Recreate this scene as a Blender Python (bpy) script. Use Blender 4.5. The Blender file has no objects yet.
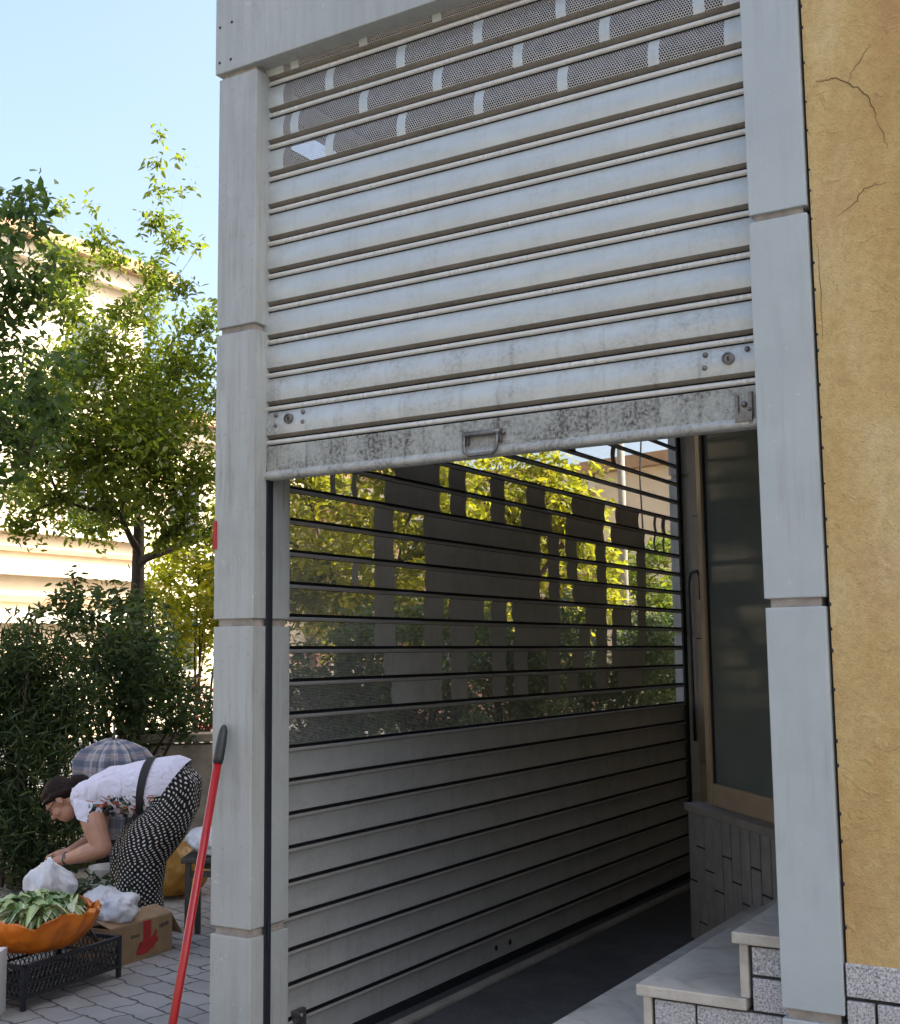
import bpy, bmesh, math, random
import numpy as np
from mathutils import Vector, Matrix, noise

R = math.radians
S = bpy.context.scene
COL = S.collection

# ------------------------------------------------------------------ camera
CAM = np.array([2.4828, -2.9664, 1.5])
RIGHT = np.array([0.8542669, 0.51976873, -0.00827796])
UP = np.array([0.06764434, -0.09535998, 0.99314184])
FWD = np.array([-0.51541469, 0.84896816, 0.11662229])
FPX = 1209.55
ROLL = R(0.2); RIGHT, UP = RIGHT * math.cos(ROLL) - UP * math.sin(ROLL), UP * math.cos(ROLL) + RIGHT * math.sin(ROLL)
cd = bpy.data.cameras.new('camera')
cam = bpy.data.objects.new('camera', cd); COL.objects.link(cam)
m = Matrix.Identity(4)
for i in range(3):
    m[i][0], m[i][1], m[i][2], m[i][3] = RIGHT[i], UP[i], -FWD[i], CAM[i]
cam.matrix_world = m
cd.sensor_fit = 'HORIZONTAL'; cd.sensor_width = 36.0; cd.lens = 36.0 * FPX / 900.0
cd.clip_start = 0.05; cd.clip_end = 2000
S.camera = cam

# ------------------------------------------------------------------ light
SUN_AZ = (0.90, 0.43); SUN_EL = 47.0
w = bpy.data.worlds.new('World'); S.world = w; w.use_nodes = True
nt = w.node_tree; nt.nodes.clear()
sky = nt.nodes.new('ShaderNodeTexSky'); sky.sky_type = 'NISHITA'; sky.sun_disc = False
sky.sun_elevation = R(SUN_EL); sky.sun_rotation = math.atan2(SUN_AZ[0], SUN_AZ[1])
sky.air_density = 1.0; sky.dust_density = 6.5; sky.ozone_density = 1.0
bg = nt.nodes.new('ShaderNodeBackground'); bg.inputs[1].default_value = 0.15
wo = nt.nodes.new('ShaderNodeOutputWorld')
nt.links.new(sky.outputs[0], bg.inputs[0]); nt.links.new(bg.outputs[0], wo.inputs[0])
sl = bpy.data.lights.new('sun', 'SUN'); sl.energy = 4.6; sl.angle = R(0.5); sl.color = (1.0, 0.93, 0.80)
sun = bpy.data.objects.new('sun', sl); COL.objects.link(sun)
sd = Vector((SUN_AZ[0], SUN_AZ[1], 0)).normalized() * math.cos(R(SUN_EL)) + Vector((0, 0, math.sin(R(SUN_EL))))
sun.rotation_euler = sd.to_track_quat('Z', 'Y').to_euler(); sun.location = sd * 40
S.view_settings.view_transform = 'Standard'; S.view_settings.look = 'None'
S.view_settings.gamma = 1.0; S.view_settings.use_curve_mapping = False
S.view_settings.exposure = 1.72
S.render.engine = 'CYCLES'
S.cycles.max_bounces = 8; S.cycles.transparent_max_bounces = 16
S.cycles.use_denoising = True

rng = np.random.default_rng(7)
random.seed(5)


def at(u, v, D):
    """point D metres in front of the camera plane that the photo shows at pixel (u, v)"""
    return CAM + D * (FWD + RIGHT * (u - 450) / FPX - UP * (v - 512) / FPX)


# ------------------------------------------------------------------ node helpers
class NB:
    def __init__(s, name):
        s.m = bpy.data.materials.new(name); s.m.use_nodes = True
        s.t = s.m.node_tree; s.t.nodes.clear()
        s.out = s.t.nodes.new('ShaderNodeOutputMaterial')

    def n(s, t, **kw):
        o = s.t.nodes.new(t)
        for k, v in kw.items(): setattr(o, k, v)
        return o

    def set(s, node, key, val):
        if hasattr(val, 'is_linked') or isinstance(val, bpy.types.NodeSocket): s.t.links.new(val, node.inputs[key])
        else: node.inputs[key].default_value = val

    def math(s, op, a, b=0.0, c=None):
        o = s.n('ShaderNodeMath', operation=op); s.set(o, 0, a); s.set(o, 1, b)
        if c is not None: s.set(o, 2, c)
        return o.outputs[0]

    def coord(s, kind='Object', scale=(1, 1, 1), rot=(0, 0, 0)):
        tc = s.n('ShaderNodeTexCoord'); mp = s.n('ShaderNodeMapping')
        s.t.links.new(tc.outputs[kind], mp.inputs[0]); mp.inputs['Scale'].default_value = scale; mp.inputs['Rotation'].default_value = rot
        return mp.outputs[0]

    def noise(s, co, scale, detail=4, rough=0.55, dist=0.0):
        o = s.n('ShaderNodeTexNoise'); s.t.links.new(co, o.inputs['Vector'])
        o.inputs['Scale'].default_value = scale; o.inputs['Detail'].default_value = detail
        o.inputs['Roughness'].default_value = rough; o.inputs['Distortion'].default_value = dist
        return o.outputs['Fac']

    def ramp(s, f, stops, mode='LINEAR'):
        o = s.n('ShaderNodeValToRGB'); s.t.links.new(f, o.inputs[0]); cr = o.color_ramp; cr.interpolation = mode
        while len(cr.elements) < len(stops): cr.elements.new(0.5)
        for e, (p, c) in zip(cr.elements, stops):
            e.position = p; e.color = (c, c, c, 1) if isinstance(c, (int, float)) else (*c, 1)
        return o.outputs[0]

    def mix(s, f, a, b, blend='MIX'):
        o = s.n('ShaderNodeMix', data_type='RGBA', blend_type=blend)
        s.set(o, 0, f)
        for k, v in ((6, a), (7, b)):
            if isinstance(v, tuple): o.inputs[k].default_value = (*v, 1)
            else: s.t.links.new(v, o.inputs[k])
        return o.outputs[2]

    def bsdf(s, color, rough=0.6, metallic=0.0, spec=0.5):
        o = s.n('ShaderNodeBsdfPrincipled')
        for k, v in (('Base Color', (*color, 1) if isinstance(color, tuple) else color), ('Roughness', rough), ('Metallic', metallic), ('Specular IOR Level', spec)):
            s.set(o, k, v)
        return o

    def bump(s, h, strength, dist=0.01):
        o = s.n('ShaderNodeBump'); s.t.links.new(h, o.inputs['Height']); o.inputs['Strength'].default_value = strength
        o.inputs['Distance'].default_value = dist
        return o.outputs[0]

    def done(s, sh):
        s.t.links.new(sh, s.out.inputs[0]); return s.m


def plain(name, col, rough=0.6, metallic=0.0, var=0.12, scale=20, bump=0.0, spec=0.5):
    b = NB(name); co = b.coord()
    f = b.noise(co, scale, 5)
    c2 = tuple(min(1, x * (1 + var)) for x in col); c1 = tuple(x * (1 - var) for x in col)
    sh = b.bsdf(b.ramp(f, [(0.3, c1), (0.7, c2)]), rough, metallic, spec)
    if bump: b.t.links.new(b.bump(f, bump, 0.01), sh.inputs['Normal'])
    return b.done(sh.outputs[0])


M = {}
# grey composite cladding with faint vertical water streaks and grime
b = NB('cladding'); co = b.coord(); cs = b.coord(scale=(14, 14, 0.9))
f1 = b.noise(co, 3.5, 6, 0.6); f2 = b.noise(cs, 2.2, 4, 0.6); f3 = b.noise(co, 60, 3)
c = b.ramp(f1, [(0.25, (0.29, 0.312, 0.298)), (0.5, (0.345, 0.366, 0.352)), (0.8, (0.39, 0.41, 0.396))])
c = b.mix(b.ramp(f2, [(0.45, 0.0), (0.8, 0.45)]), c, (0.24, 0.23, 0.21))
c = b.mix(b.ramp(f3, [(0.64, 0.0), (0.72, 0.4)]), c, (0.22, 0.215, 0.19))
f4 = b.noise(b.coord(scale=(30, 30, 2.2)), 1.3, 5, 0.7); f5 = b.noise(co, 1.7, 4, 0.6)
c = b.mix(b.math('MULTIPLY', b.ramp(f4, [(0.48, 0.0), (0.66, 0.8)]), b.ramp(f5, [(0.45, 0.0), (0.65, 1.0)])), c, (0.17, 0.165, 0.14))
c = b.mix(b.ramp(b.noise(co, 26, 2, 0.5, 2.0), [(0.70, 0.0), (0.74, 0.35)]), c, (0.55, 0.56, 0.53))
sh = b.bsdf(c, 0.42, 0.0, 0.4)
b.t.links.new(b.bump(f1, 0.08, 0.01), sh.inputs['Normal'])
M['clad'] = b.done(sh.outputs[0])
# right pillar / cleaner panel, the sky's blue cast put into its colour
b = NB('cladding_sky_tint'); co = b.coord(); cs = b.coord(scale=(9, 9, 1.2))
f1 = b.noise(co, 6, 6, 0.6); f2 = b.noise(cs, 2.0, 4, 0.6); f3 = b.noise(co, 45, 2)
c = b.ramp(f1, [(0.3, (0.33, 0.368, 0.375)), (0.7, (0.38, 0.42, 0.425))])
c = b.mix(b.ramp(f2, [(0.5, 0.0), (0.85, 0.3)]), c, (0.36, 0.37, 0.36))
c = b.mix(b.ramp(f3, [(0.69, 0.0), (0.76, 0.22)]), c, (0.60, 0.63, 0.65))
c = b.mix(b.ramp(b.noise(co, 3.1, 5, 0.7, 1.0), [(0.55, 0.0), (0.72, 0.3)]), c, (0.29, 0.315, 0.31))
f4 = b.noise(b.coord(scale=(26, 26, 1.6)), 1.3, 5, 0.7); f5 = b.noise(co, 1.9, 4, 0.6)
c = b.mix(b.math('MULTIPLY', b.ramp(f4, [(0.5, 0.0), (0.68, 0.6)]), b.ramp(f5, [(0.45, 0.0), (0.65, 1.0)])), c, (0.24, 0.245, 0.23))
M['clad2'] = b.done(b.bsdf(c, 0.38, 0.0, 0.4).outputs[0])
M['core'] = plain('joint_core', (0.30, 0.27, 0.235), 0.8, var=0.25, scale=30)


def metal(name, base, dirt, amount, rough=0.36, lim=(0.42, 0.72)):
    b = NB(name); co = b.coord(); cx = b.coord(scale=(2.0, 2.0, 12)); cv = b.coord(scale=(22, 22, 1.4))
    f1 = b.noise(co, 7, 6, 0.65); f2 = b.noise(co, 85, 4, 0.7); f3 = b.noise(cx, 2.5, 4, 0.6); f4 = b.noise(cv, 1.6, 4)
    c = b.mix(b.ramp(f3, [(0.35, 0.0), (0.75, 0.35)]), base, tuple(x * 0.75 for x in base))
    d = b.math('MULTIPLY', b.ramp(f1, [(lim[0], 0.0), (lim[1], 1.0)]), b.ramp(f2, [(0.42, 0.25), (0.66, 1.0)]))
    d = b.math('ADD', d, b.math('MULTIPLY', b.ramp(f4, [(0.55, 0.0), (0.8, 1.0)]), 0.45))
    c = b.mix(b.math('MULTIPLY', d, amount), c, dirt)
    r = b.math('ADD', b.math('MULTIPLY', d, 0.25), rough)
    sh = b.bsdf(c, r, 0.25, 0.5)
    b.t.links.new(b.bump(f1, 0.06, 0.01), sh.inputs['Normal'])
    return b.done(sh.outputs[0])


M['steel'] = metal('shutter_steel', (0.45, 0.485, 0.475), (0.21, 0.195, 0.165), 0.34)
M['steel_low'] = metal('shutter_steel_low', (0.46, 0.49, 0.475), (0.14, 0.13, 0.11), 0.75)
M['bar'] = metal('bottom_bar_steel', (0.38, 0.395, 0.365), (0.075, 0.072, 0.062), 1.25, 0.5, (0.30, 0.62))
M['lip'] = metal('bottom_lip_steel', (0.43, 0.445, 0.42), (0.12, 0.115, 0.10), 1.0, 0.5, (0.34, 0.66))
M['bead'] = metal('bead_steel', (0.58, 0.57, 0.53), (0.18, 0.16, 0.13), 0.22, 0.26)
M['band'] = metal('shade_band', (0.22, 0.20, 0.16), (0.09, 0.08, 0.06), 0.7, 0.55)  # shade under each slat painted as darker steel
M['side_steel'] = metal('side_shutter_steel', (0.47, 0.475, 0.45), (0.2, 0.185, 0.16), 0.5, 0.40)
M['side_bead'] = metal('side_bead_steel', (0.40, 0.385, 0.355), (0.2, 0.18, 0.15), 0.5, 0.4)
M['groove'] = plain('black_seal_and_shade', (0.012, 0.013, 0.015), 0.7)  # rubber and cord; in the slat grooves its black is painted shade
M['dark_metal'] = plain('dark_metal', (0.022, 0.026, 0.034), 0.45, 0.3)
M['bolt'] = plain('bolt_steel', (0.15, 0.145, 0.14), 0.4, 0.7, var=0.3, scale=90)


def perforated(name, col, pitch, rad, uvscale=1.0):
    b = NB(name); tc = b.n('ShaderNodeTexCoord'); sp = b.n('ShaderNodeSeparateXYZ'); b.t.links.new(tc.outputs['UV'], sp.inputs[0])
    u = b.math('DIVIDE', sp.outputs[0], pitch); v = b.math('DIVIDE', sp.outputs[1], pitch * 1.732)
    def cell(off):
        du = b.math('MULTIPLY', b.math('SUBTRACT', b.math('FRACT', b.math('ADD', u, off)), 0.5), pitch)
        dv = b.math('MULTIPLY', b.math('SUBTRACT', b.math('FRACT', b.math('ADD', v, off)), 0.5), pitch * 1.732)
        return b.math('SQRT', b.math('ADD', b.math('MULTIPLY', du, du), b.math('MULTIPLY', dv, dv)))
    d = b.math('MINIMUM', cell(10.0), cell(10.5))
    hole = b.math('LESS_THAN', d, rad)
    f = b.noise(b.coord(), 30, 3)
    sh = b.bsdf(b.ramp(f, [(0.3, tuple(x * .8 for x in col)), (0.7, col)]), 0.45, 0.2)
    tr = b.n('ShaderNodeBsdfTransparent'); mx = b.n('ShaderNodeMixShader')
    b.t.links.new(hole, mx.inputs[0]); b.t.links.new(sh.outputs[0], mx.inputs[1]); b.t.links.new(tr.outputs[0], mx.inputs[2])
    return b.done(mx.outputs[0])


M['perf'] = perforated('perforated_steel', (0.46, 0.44, 0.41), 0.0078, 0.0029)
M['perf_side'] = perforated('perforated_side_steel', (0.46, 0.46, 0.44), 0.0060, 0.00258)

# ochre stucco with trowel texture, blotches and cracks
b = NB('ochre_stucco'); co = b.coord(); cv = b.coord(scale=(1.0, 1.0, 0.45))
f1 = b.noise(cv, 3.2, 6, 0.6); f2 = b.noise(co, 55, 5, 0.6); f3 = b.noise(co, 1.3, 3); f5 = b.noise(cv, 7.5, 5, 0.65)
c = b.ramp(f1, [(0.34, (0.43, 0.275, 0.108)), (0.45, (0.50, 0.345, 0.142)), (0.55, (0.55, 0.41, 0.185)), (0.68, (0.63, 0.51, 0.29))])
c = b.mix(b.ramp(f5, [(0.5, 0.0), (0.75, 0.5)]), c, (0.45, 0.27, 0.13))
c = b.mix(b.ramp(f2, [(0.35, 0.22), (0.6, 0.0)]), c, (0.25, 0.15, 0.06))
nz = b.n('ShaderNodeTexNoise'); b.t.links.new(co, nz.inputs['Vector']); nz.inputs['Scale'].default_value = 5.0; nz.inputs['Detail'].default_value = 5
vm = b.n('ShaderNodeVectorMath', operation='MULTIPLY_ADD'); b.t.links.new(nz.outputs['Color'], vm.inputs[0]); vm.inputs[1].default_value = (0.22, 0.22, 0.22); b.t.links.new(co, vm.inputs[2])
vo = b.n('ShaderNodeTexVoronoi', feature='DISTANCE_TO_EDGE'); b.t.links.new(vm.outputs[0], vo.inputs['Vector']); vo.inputs['Scale'].default_value = 2.1
crack = b.math('MULTIPLY', b.ramp(vo.outputs['Distance'], [(0.0, 1.0), (0.003, 0.0)]), b.ramp(f3, [(0.60, 0.0), (0.66, 0.7)]))
c = b.mix(b.math('MULTIPLY', crack, 0.75), c, (0.09, 0.055, 0.03))
lump = b.ramp(b.noise(co, 14, 3, 0.5, 1.5), [(0.62, 0.0), (0.72, 1.0)])
f6 = b.noise(co, 170, 4, 0.75); f7 = b.noise(cv, 4.0, 6, 0.75, 0.6)
c = b.mix(b.ramp(f6, [(0.34, 0.38), (0.48, 0.0)]), c, (0.24, 0.145, 0.05))
c = b.mix(b.ramp(f7, [(0.62, 0.0), (0.70, 0.45)]), c, (0.42, 0.35, 0.24))
h = b.math('ADD', b.math('ADD', b.math('MULTIPLY', f2, 0.5), b.math('MULTIPLY', f6, 0.55)), b.math('MULTIPLY', lump, 0.4))
h = b.math('SUBTRACT', h, b.math('MULTIPLY', crack, 0.8))
sh = b.bsdf(c, 0.85, 0, 0.25); b.t.links.new(b.bump(h, 0.7, 0.009), sh.inputs['Normal'])
M['ochre'] = b.done(sh.outputs[0])

b = NB('granite'); co = b.coord(); f1 = b.noise(co, 190, 3, 0.7); f2 = b.noise(co, 9, 3)
vo = b.n('ShaderNodeTexVoronoi'); b.t.links.new(co, vo.inputs['Vector']); vo.inputs['Scale'].default_value = 210
c = b.ramp(f1, [(0.34, (0.10, 0.10, 0.105)), (0.48, (0.34, 0.335, 0.34)), (0.62, (0.56, 0.55, 0.55))])
c = b.mix(b.ramp(f2, [(0.4, 0.0), (0.75, 0.35)]), c, (0.28, 0.27, 0.26))
sh = b.bsdf(c, 0.65); b.t.links.new(b.bump(f1, 0.35, 0.004), sh.inputs['Normal'])
M['crackline'] = plain('crack_shadow', (0.13, 0.08, 0.035), 0.95)
M['granite'] = b.done(sh.outputs[0])
M['mortar'] = plain('dark_mortar', (0.032, 0.031, 0.03), 0.9, var=0.3)
b = NB('marble'); co = b.coord(); f1 = b.noise(co, 6, 8, 0.65, 1.2); f2 = b.noise(co, 130, 2)
c = b.ramp(f1, [(0.32, (0.29, 0.265, 0.22)), (0.5, (0.44, 0.41, 0.35)), (0.75, (0.52, 0.49, 0.43))])
c = b.mix(b.ramp(f2, [(0.6, 0.0), (0.75, 0.35)]), c, (0.24, 0.225, 0.20))
c = b.mix(b.ramp(b.noise(co, 2.2, 6, 0.75), [(0.48, 0.0), (0.75, 0.6)]), c, (0.22, 0.20, 0.17))
M['marble'] = b.done(b.bsdf(c, 0.35).outputs[0])
M['beige_stone'] = plain('beige_stone', (0.28, 0.235, 0.18), 0.4, var=0.22, scale=7)
M['plinth_slab'] = plain('plinth_slab', (0.24, 0.22, 0.195), 0.5, var=0.2, scale=9)
M['strip_tile'] = plain('strip_tile', (0.25, 0.24, 0.225), 0.6, var=0.18, scale=14)
M['frame_wood'] = plain('beige_frame', (0.36, 0.285, 0.19), 0.4, var=0.08, scale=12)
b = NB('dusty_rubber_mat'); co = b.coord(); f1 = b.noise(co, 3.5, 6, 0.7); f2 = b.noise(co, 160, 3, 0.7)
c = b.ramp(f1, [(0.3, (0.085, 0.087, 0.09)), (0.7, (0.18, 0.18, 0.175))]); c = b.mix(b.ramp(f2, [(0.4, 0.5), (0.65, 0.0)]), c, (0.03, 0.03, 0.032))
sh = b.bsdf(c, 0.8); b.t.links.new(b.bump(f2, 0.4, 0.004), sh.inputs['Normal']); M['mat'] = b.done(sh.outputs[0])
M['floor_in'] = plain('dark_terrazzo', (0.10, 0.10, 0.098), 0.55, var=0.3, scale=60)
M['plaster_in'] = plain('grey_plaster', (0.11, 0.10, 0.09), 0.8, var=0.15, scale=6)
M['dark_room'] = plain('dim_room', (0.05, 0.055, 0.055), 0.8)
b = NB('shop_glass'); fr = b.n('ShaderNodeFresnel'); fr.inputs['IOR'].default_value = 1.5
tr = b.n('ShaderNodeBsdfTransparent'); tr.inputs[0].default_value = (0.42, 0.52, 0.50, 1)
gl = b.n('ShaderNodeBsdfGlossy'); gl.inputs['Roughness'].default_value = 0.12
df = b.n('ShaderNodeBsdfDiffuse'); b.t.links.new(b.ramp(b.noise(b.coord(), 1.5, 4), [(0.3, (0.13, 0.155, 0.145)), (0.7, (0.19, 0.22, 0.205))]), df.inputs[0])
m0 = b.n('ShaderNodeMixShader'); m0.inputs[0].default_value = 0.72; b.t.links.new(tr.outputs[0], m0.inputs[1]); b.t.links.new(df.outputs[0], m0.inputs[2])
mx = b.n('ShaderNodeMixShader'); b.t.links.new(b.math('MULTIPLY', fr.outputs[0], 0.025), mx.inputs[0]); b.t.links.new(m0.outputs[0], mx.inputs[1]); b.t.links.new(gl.outputs[0], mx.inputs[2])
M['glass'] = b.done(mx.outputs[0])

# interlocking concrete pavers
b = NB('pavers'); co = b.coord(rot=(0, 0, R(14)))
nz = b.n('ShaderNodeTexNoise'); b.t.links.new(co, nz.inputs['Vector']); nz.inputs['Scale'].default_value = 9; nz.inputs['Detail'].default_value = 2
vm = b.n('ShaderNodeVectorMath', operation='MULTIPLY_ADD'); b.t.links.new(nz.outputs['Color'], vm.inputs[0]); vm.inputs[1].default_value = (0.07, 0.07, 0); b.t.links.new(co, vm.inputs[2])
br = b.n('ShaderNodeTexBrick'); b.t.links.new(vm.outputs[0], br.inputs['Vector'])
for k, v in (('Scale', 1.0), ('Mortar Size', 0.006), ('Mortar Smooth', 0.3), ('Brick Width', 0.23), ('Row Height', 0.13), ('Bias', 0.0)): br.inputs[k].default_value = v
br.inputs['Color1'].default_value = (0.27, 0.265, 0.25, 1); br.inputs['Color2'].default_value = (0.36, 0.35, 0.33, 1); br.inputs['Mortar'].default_value = (0.055, 0.05, 0.043, 1)
f1 = b.noise(co, 2.3, 6, 0.65); f2 = b.noise(co, 110, 4, 0.7)
c = b.mix(b.ramp(f1, [(0.42, 0.0), (0.75, 0.6)]), br.outputs['Color'], (0.15, 0.143, 0.13))
c = b.mix(b.ramp(f2, [(0.3, 0.4), (0.7, 0.0)]), c, (0.16, 0.155, 0.14))
h = b.math('ADD', b.math('MULTIPLY', br.outputs['Fac'], -1.0), b.math('MULTIPLY', f2, 0.25))
sh = b.bsdf(c, 0.8, 0, 0.3); b.t.links.new(b.bump(h, 0.7, 0.012), sh.inputs['Normal'])
M['pavers'] = b.done(sh.outputs[0])
M['asphalt'] = plain('asphalt', (0.055, 0.055, 0.057), 0.85, var=0.25, scale=40, bump=0.2)
M['soil'] = plain('dry_soil', (0.16, 0.12, 0.085), 0.95, var=0.3, scale=12, bump=0.4)
M['kerb'] = plain('kerb_concrete', (0.32, 0.31, 0.29), 0.85, var=0.2, scale=18)
M['wall_stone'] = plain('sandy_concrete', (0.40, 0.35, 0.28), 0.9, var=0.25, scale=9, bump=0.4)


def leafmat(name, dark, light, trans=0.4, tcol=None):
    b = NB(name); g = b.n('ShaderNodeNewGeometry')
    c = b.ramp(g.outputs['Random Per Island'], [(0.0, dark), (0.55, tuple((x + y) / 2 for x, y in zip(dark, light))), (1.0, light)])
    p = b.bsdf(c, 0.5, 0, 0.35); t = b.n('ShaderNodeBsdfTranslucent')
    tc = b.mix(1.0, c, tcol or (2.2, 2.0, 0.9), 'MULTIPLY'); b.t.links.new(tc, t.inputs[0])
    mx = b.n('ShaderNodeMixShader'); mx.inputs[0].default_value = trans
    b.t.links.new(p.outputs[0], mx.inputs[1]); b.t.links.new(t.outputs[0], mx.inputs[2])
    return b.done(mx.outputs[0])


M['leaf_yellow'] = leafmat('yellow_green_leaves', (0.055, 0.100, 0.018), (0.155, 0.195, 0.030), 0.5)
M['leaf_dark'] = leafmat('dark_green_leaves', (0.032, 0.070, 0.024), (0.080, 0.135, 0.040), 0.42)
M['leaf_bush'] = leafmat('bush_leaves', (0.026, 0.054, 0.024), (0.080, 0.125, 0.050), 0.35)
M['leaf_conifer'] = leafmat('conifer_sprays', (0.028, 0.052, 0.020), (0.075, 0.115, 0.038), 0.2)
M['leaf_lime'] = leafmat('lime_leaves', (0.13, 0.17, 0.012), (0.26, 0.28, 0.025), 0.5)
M['leaf_gold'] = leafmat('golden_leaves', (0.12, 0.155, 0.018), (0.28, 0.28, 0.034), 0.5)
M['petal'] = leafmat('red_petals', (0.35, 0.04, 0.025), (0.55, 0.14, 0.08), 0.3, (1.2, 1.0, 1.0))
M['bark'] = plain('bark', (0.055, 0.043, 0.034), 0.9, var=0.35, scale=25, bump=0.6)

M['cream'] = plain('cream_render', (0.58, 0.50, 0.37), 0.9, var=0.06, scale=2)
M['street_render'] = plain('street_render', (0.42, 0.40, 0.36), 0.9, var=0.06, scale=2)
M['pink'] = plain('pink_render', (0.50, 0.29, 0.22), 0.9, var=0.08, scale=2)
M['trim'] = plain('pale_trim', (0.68, 0.62, 0.50), 0.85, var=0.06, scale=4)
M['eave'] = plain('brown_eave', (0.33, 0.21, 0.12), 0.8, var=0.15, scale=6)
M['pane'] = plain('dark_pane', (0.05, 0.06, 0.07), 0.08, var=0.1)
M['rooftile'] = plain('roof_tiles', (0.33, 0.14, 0.08), 0.85, var=0.2, scale=15)

M['skin'] = plain('skin', (0.46, 0.245, 0.165), 0.5, var=0.07, scale=14)
M['hair'] = plain('dark_hair', (0.016, 0.009, 0.007), 0.6, var=0.4, scale=70, bump=0.3, spec=0.15)
M['black'] = plain('black_fabric', (0.014, 0.014, 0.015), 0.7)
b = NB('white_plastic_film'); co = b.coord()
rz = b.n('ShaderNodeTexNoise', noise_type='RIDGED_MULTIFRACTAL'); b.t.links.new(co, rz.inputs['Vector']); rz.inputs['Scale'].default_value = 9; rz.inputs['Detail'].default_value = 5; rz.inputs['Distortion'].default_value = 0.6
p = b.bsdf(b.ramp(b.noise(co, 14, 4), [(0.3, (0.629, 0.646, 0.68)), (0.7, (0.84, 0.85, 0.87))]), 0.28); t = b.n('ShaderNodeBsdfTranslucent'); t.inputs[0].default_value = (*(0.84, 0.85, 0.87), 1)
bn = b.bump(rz.outputs['Fac'], 0.55, 0.02); b.t.links.new(bn, p.inputs['Normal']); b.t.links.new(bn, t.inputs['Normal'])
mx = b.n('ShaderNodeMixShader'); mx.inputs[0].default_value = 0.22; b.t.links.new(p.outputs[0], mx.inputs[1]); b.t.links.new(t.outputs[0], mx.inputs[2]); M['white_plastic'] = b.done(mx.outputs[0])
b = NB('orange_plastic_film'); co = b.coord()
rz = b.n('ShaderNodeTexNoise', noise_type='RIDGED_MULTIFRACTAL'); b.t.links.new(co, rz.inputs['Vector']); rz.inputs['Scale'].default_value = 9; rz.inputs['Detail'].default_value = 5; rz.inputs['Distortion'].default_value = 0.6
p = b.bsdf(b.ramp(b.noise(co, 14, 4), [(0.3, (0.68, 0.187, 0.017)), (0.7, (0.88, 0.27, 0.03))]), 0.28); t = b.n('ShaderNodeBsdfTranslucent'); t.inputs[0].default_value = (*(0.88, 0.27, 0.03), 1)
bn = b.bump(rz.outputs['Fac'], 0.55, 0.02); b.t.links.new(bn, p.inputs['Normal']); b.t.links.new(bn, t.inputs['Normal'])
mx = b.n('ShaderNodeMixShader'); mx.inputs[0].default_value = 0.22; b.t.links.new(p.outputs[0], mx.inputs[1]); b.t.links.new(t.outputs[0], mx.inputs[2]); M['orange_plastic'] = b.done(mx.outputs[0])
b = NB('yellow_plastic_film'); co = b.coord()
rz = b.n('ShaderNodeTexNoise', noise_type='RIDGED_MULTIFRACTAL'); b.t.links.new(co, rz.inputs['Vector']); rz.inputs['Scale'].default_value = 9; rz.inputs['Detail'].default_value = 5; rz.inputs['Distortion'].default_value = 0.6
p = b.bsdf(b.ramp(b.noise(co, 14, 4), [(0.3, (0.4675, 0.255, 0.051)), (0.7, (0.55, 0.3, 0.06))]), 0.28); t = b.n('ShaderNodeBsdfTranslucent'); t.inputs[0].default_value = (*(0.55, 0.3, 0.06), 1)
bn = b.bump(rz.outputs['Fac'], 0.55, 0.02); b.t.links.new(bn, p.inputs['Normal']); b.t.links.new(bn, t.inputs['Normal'])
mx = b.n('ShaderNodeMixShader'); mx.inputs[0].default_value = 0.22; b.t.links.new(p.outputs[0], mx.inputs[1]); b.t.links.new(t.outputs[0], mx.inputs[2]); M['yellow_plastic'] = b.done(mx.outputs[0])
M['crate'] = plain('black_crate_plastic', (0.017, 0.019, 0.024), 0.35, var=0.2)
M['cardboard'] = plain('cardboard', (0.31, 0.205, 0.115), 0.85, var=0.12, scale=14)
M['red_ink'] = plain('red_ink', (0.40, 0.025, 0.022), 0.7, var=0.25, scale=60)
M['dark_ink'] = plain('dark_ink', (0.06, 0.055, 0.06), 0.8)
M['red_paint'] = plain('red_pole_paint', (0.30, 0.008, 0.011), 0.3, var=0.1)
M['black_rubber'] = plain('black_grip', (0.016, 0.018, 0.018), 0.5)
M['red_label'] = plain('red_label', (0.36, 0.014, 0.016), 0.5, var=0.1)
M['white_card'] = plain('white_card', (0.72, 0.72, 0.70), 0.5, var=0.05)
M['yellow_card'] = plain('yellow_print', (0.60, 0.36, 0.04), 0.5, var=0.15)
M['bucket'] = plain('white_bucket_plastic', (0.55, 0.57, 0.56), 0.4, var=0.1)
M['stool'] = plain('dark_stool_metal', (0.045, 0.043, 0.04), 0.5, 0.2)
M['sack'] = plain('jute_sack', (0.26, 0.17, 0.085), 0.9, var=0.25, scale=40, bump=0.4)

b = NB('leafy_greens_mix'); g = b.n('ShaderNodeNewGeometry'); tc = b.n('ShaderNodeTexCoord'); sp = b.n('ShaderNodeSeparateXYZ'); b.t.links.new(tc.outputs['UV'], sp.inputs[0])
c = b.ramp(g.outputs['Random Per Island'], [(0, (0.05, 0.12, 0.02)), (0.5, (0.13, 0.24, 0.05)), (1, (0.42, 0.50, 0.22))])
rib = b.math('LESS_THAN', b.math('ABSOLUTE', b.math('SUBTRACT', sp.outputs[1], 0.5)), 0.13)
c = b.mix(b.math('MULTIPLY', rib, 0.85), c, (0.62, 0.68, 0.45))
c = b.mix(b.ramp(sp.outputs[0], [(0.05, 0.8), (0.45, 0.0)]), c, (0.66, 0.70, 0.50))
M['greens'] = b.done(b.bsdf(c, 0.4).outputs[0])
M['herb'] = leafmat('dark_herb_leaves', (0.012, 0.03, 0.012), (0.04, 0.075, 0.022), 0.2)

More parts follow.
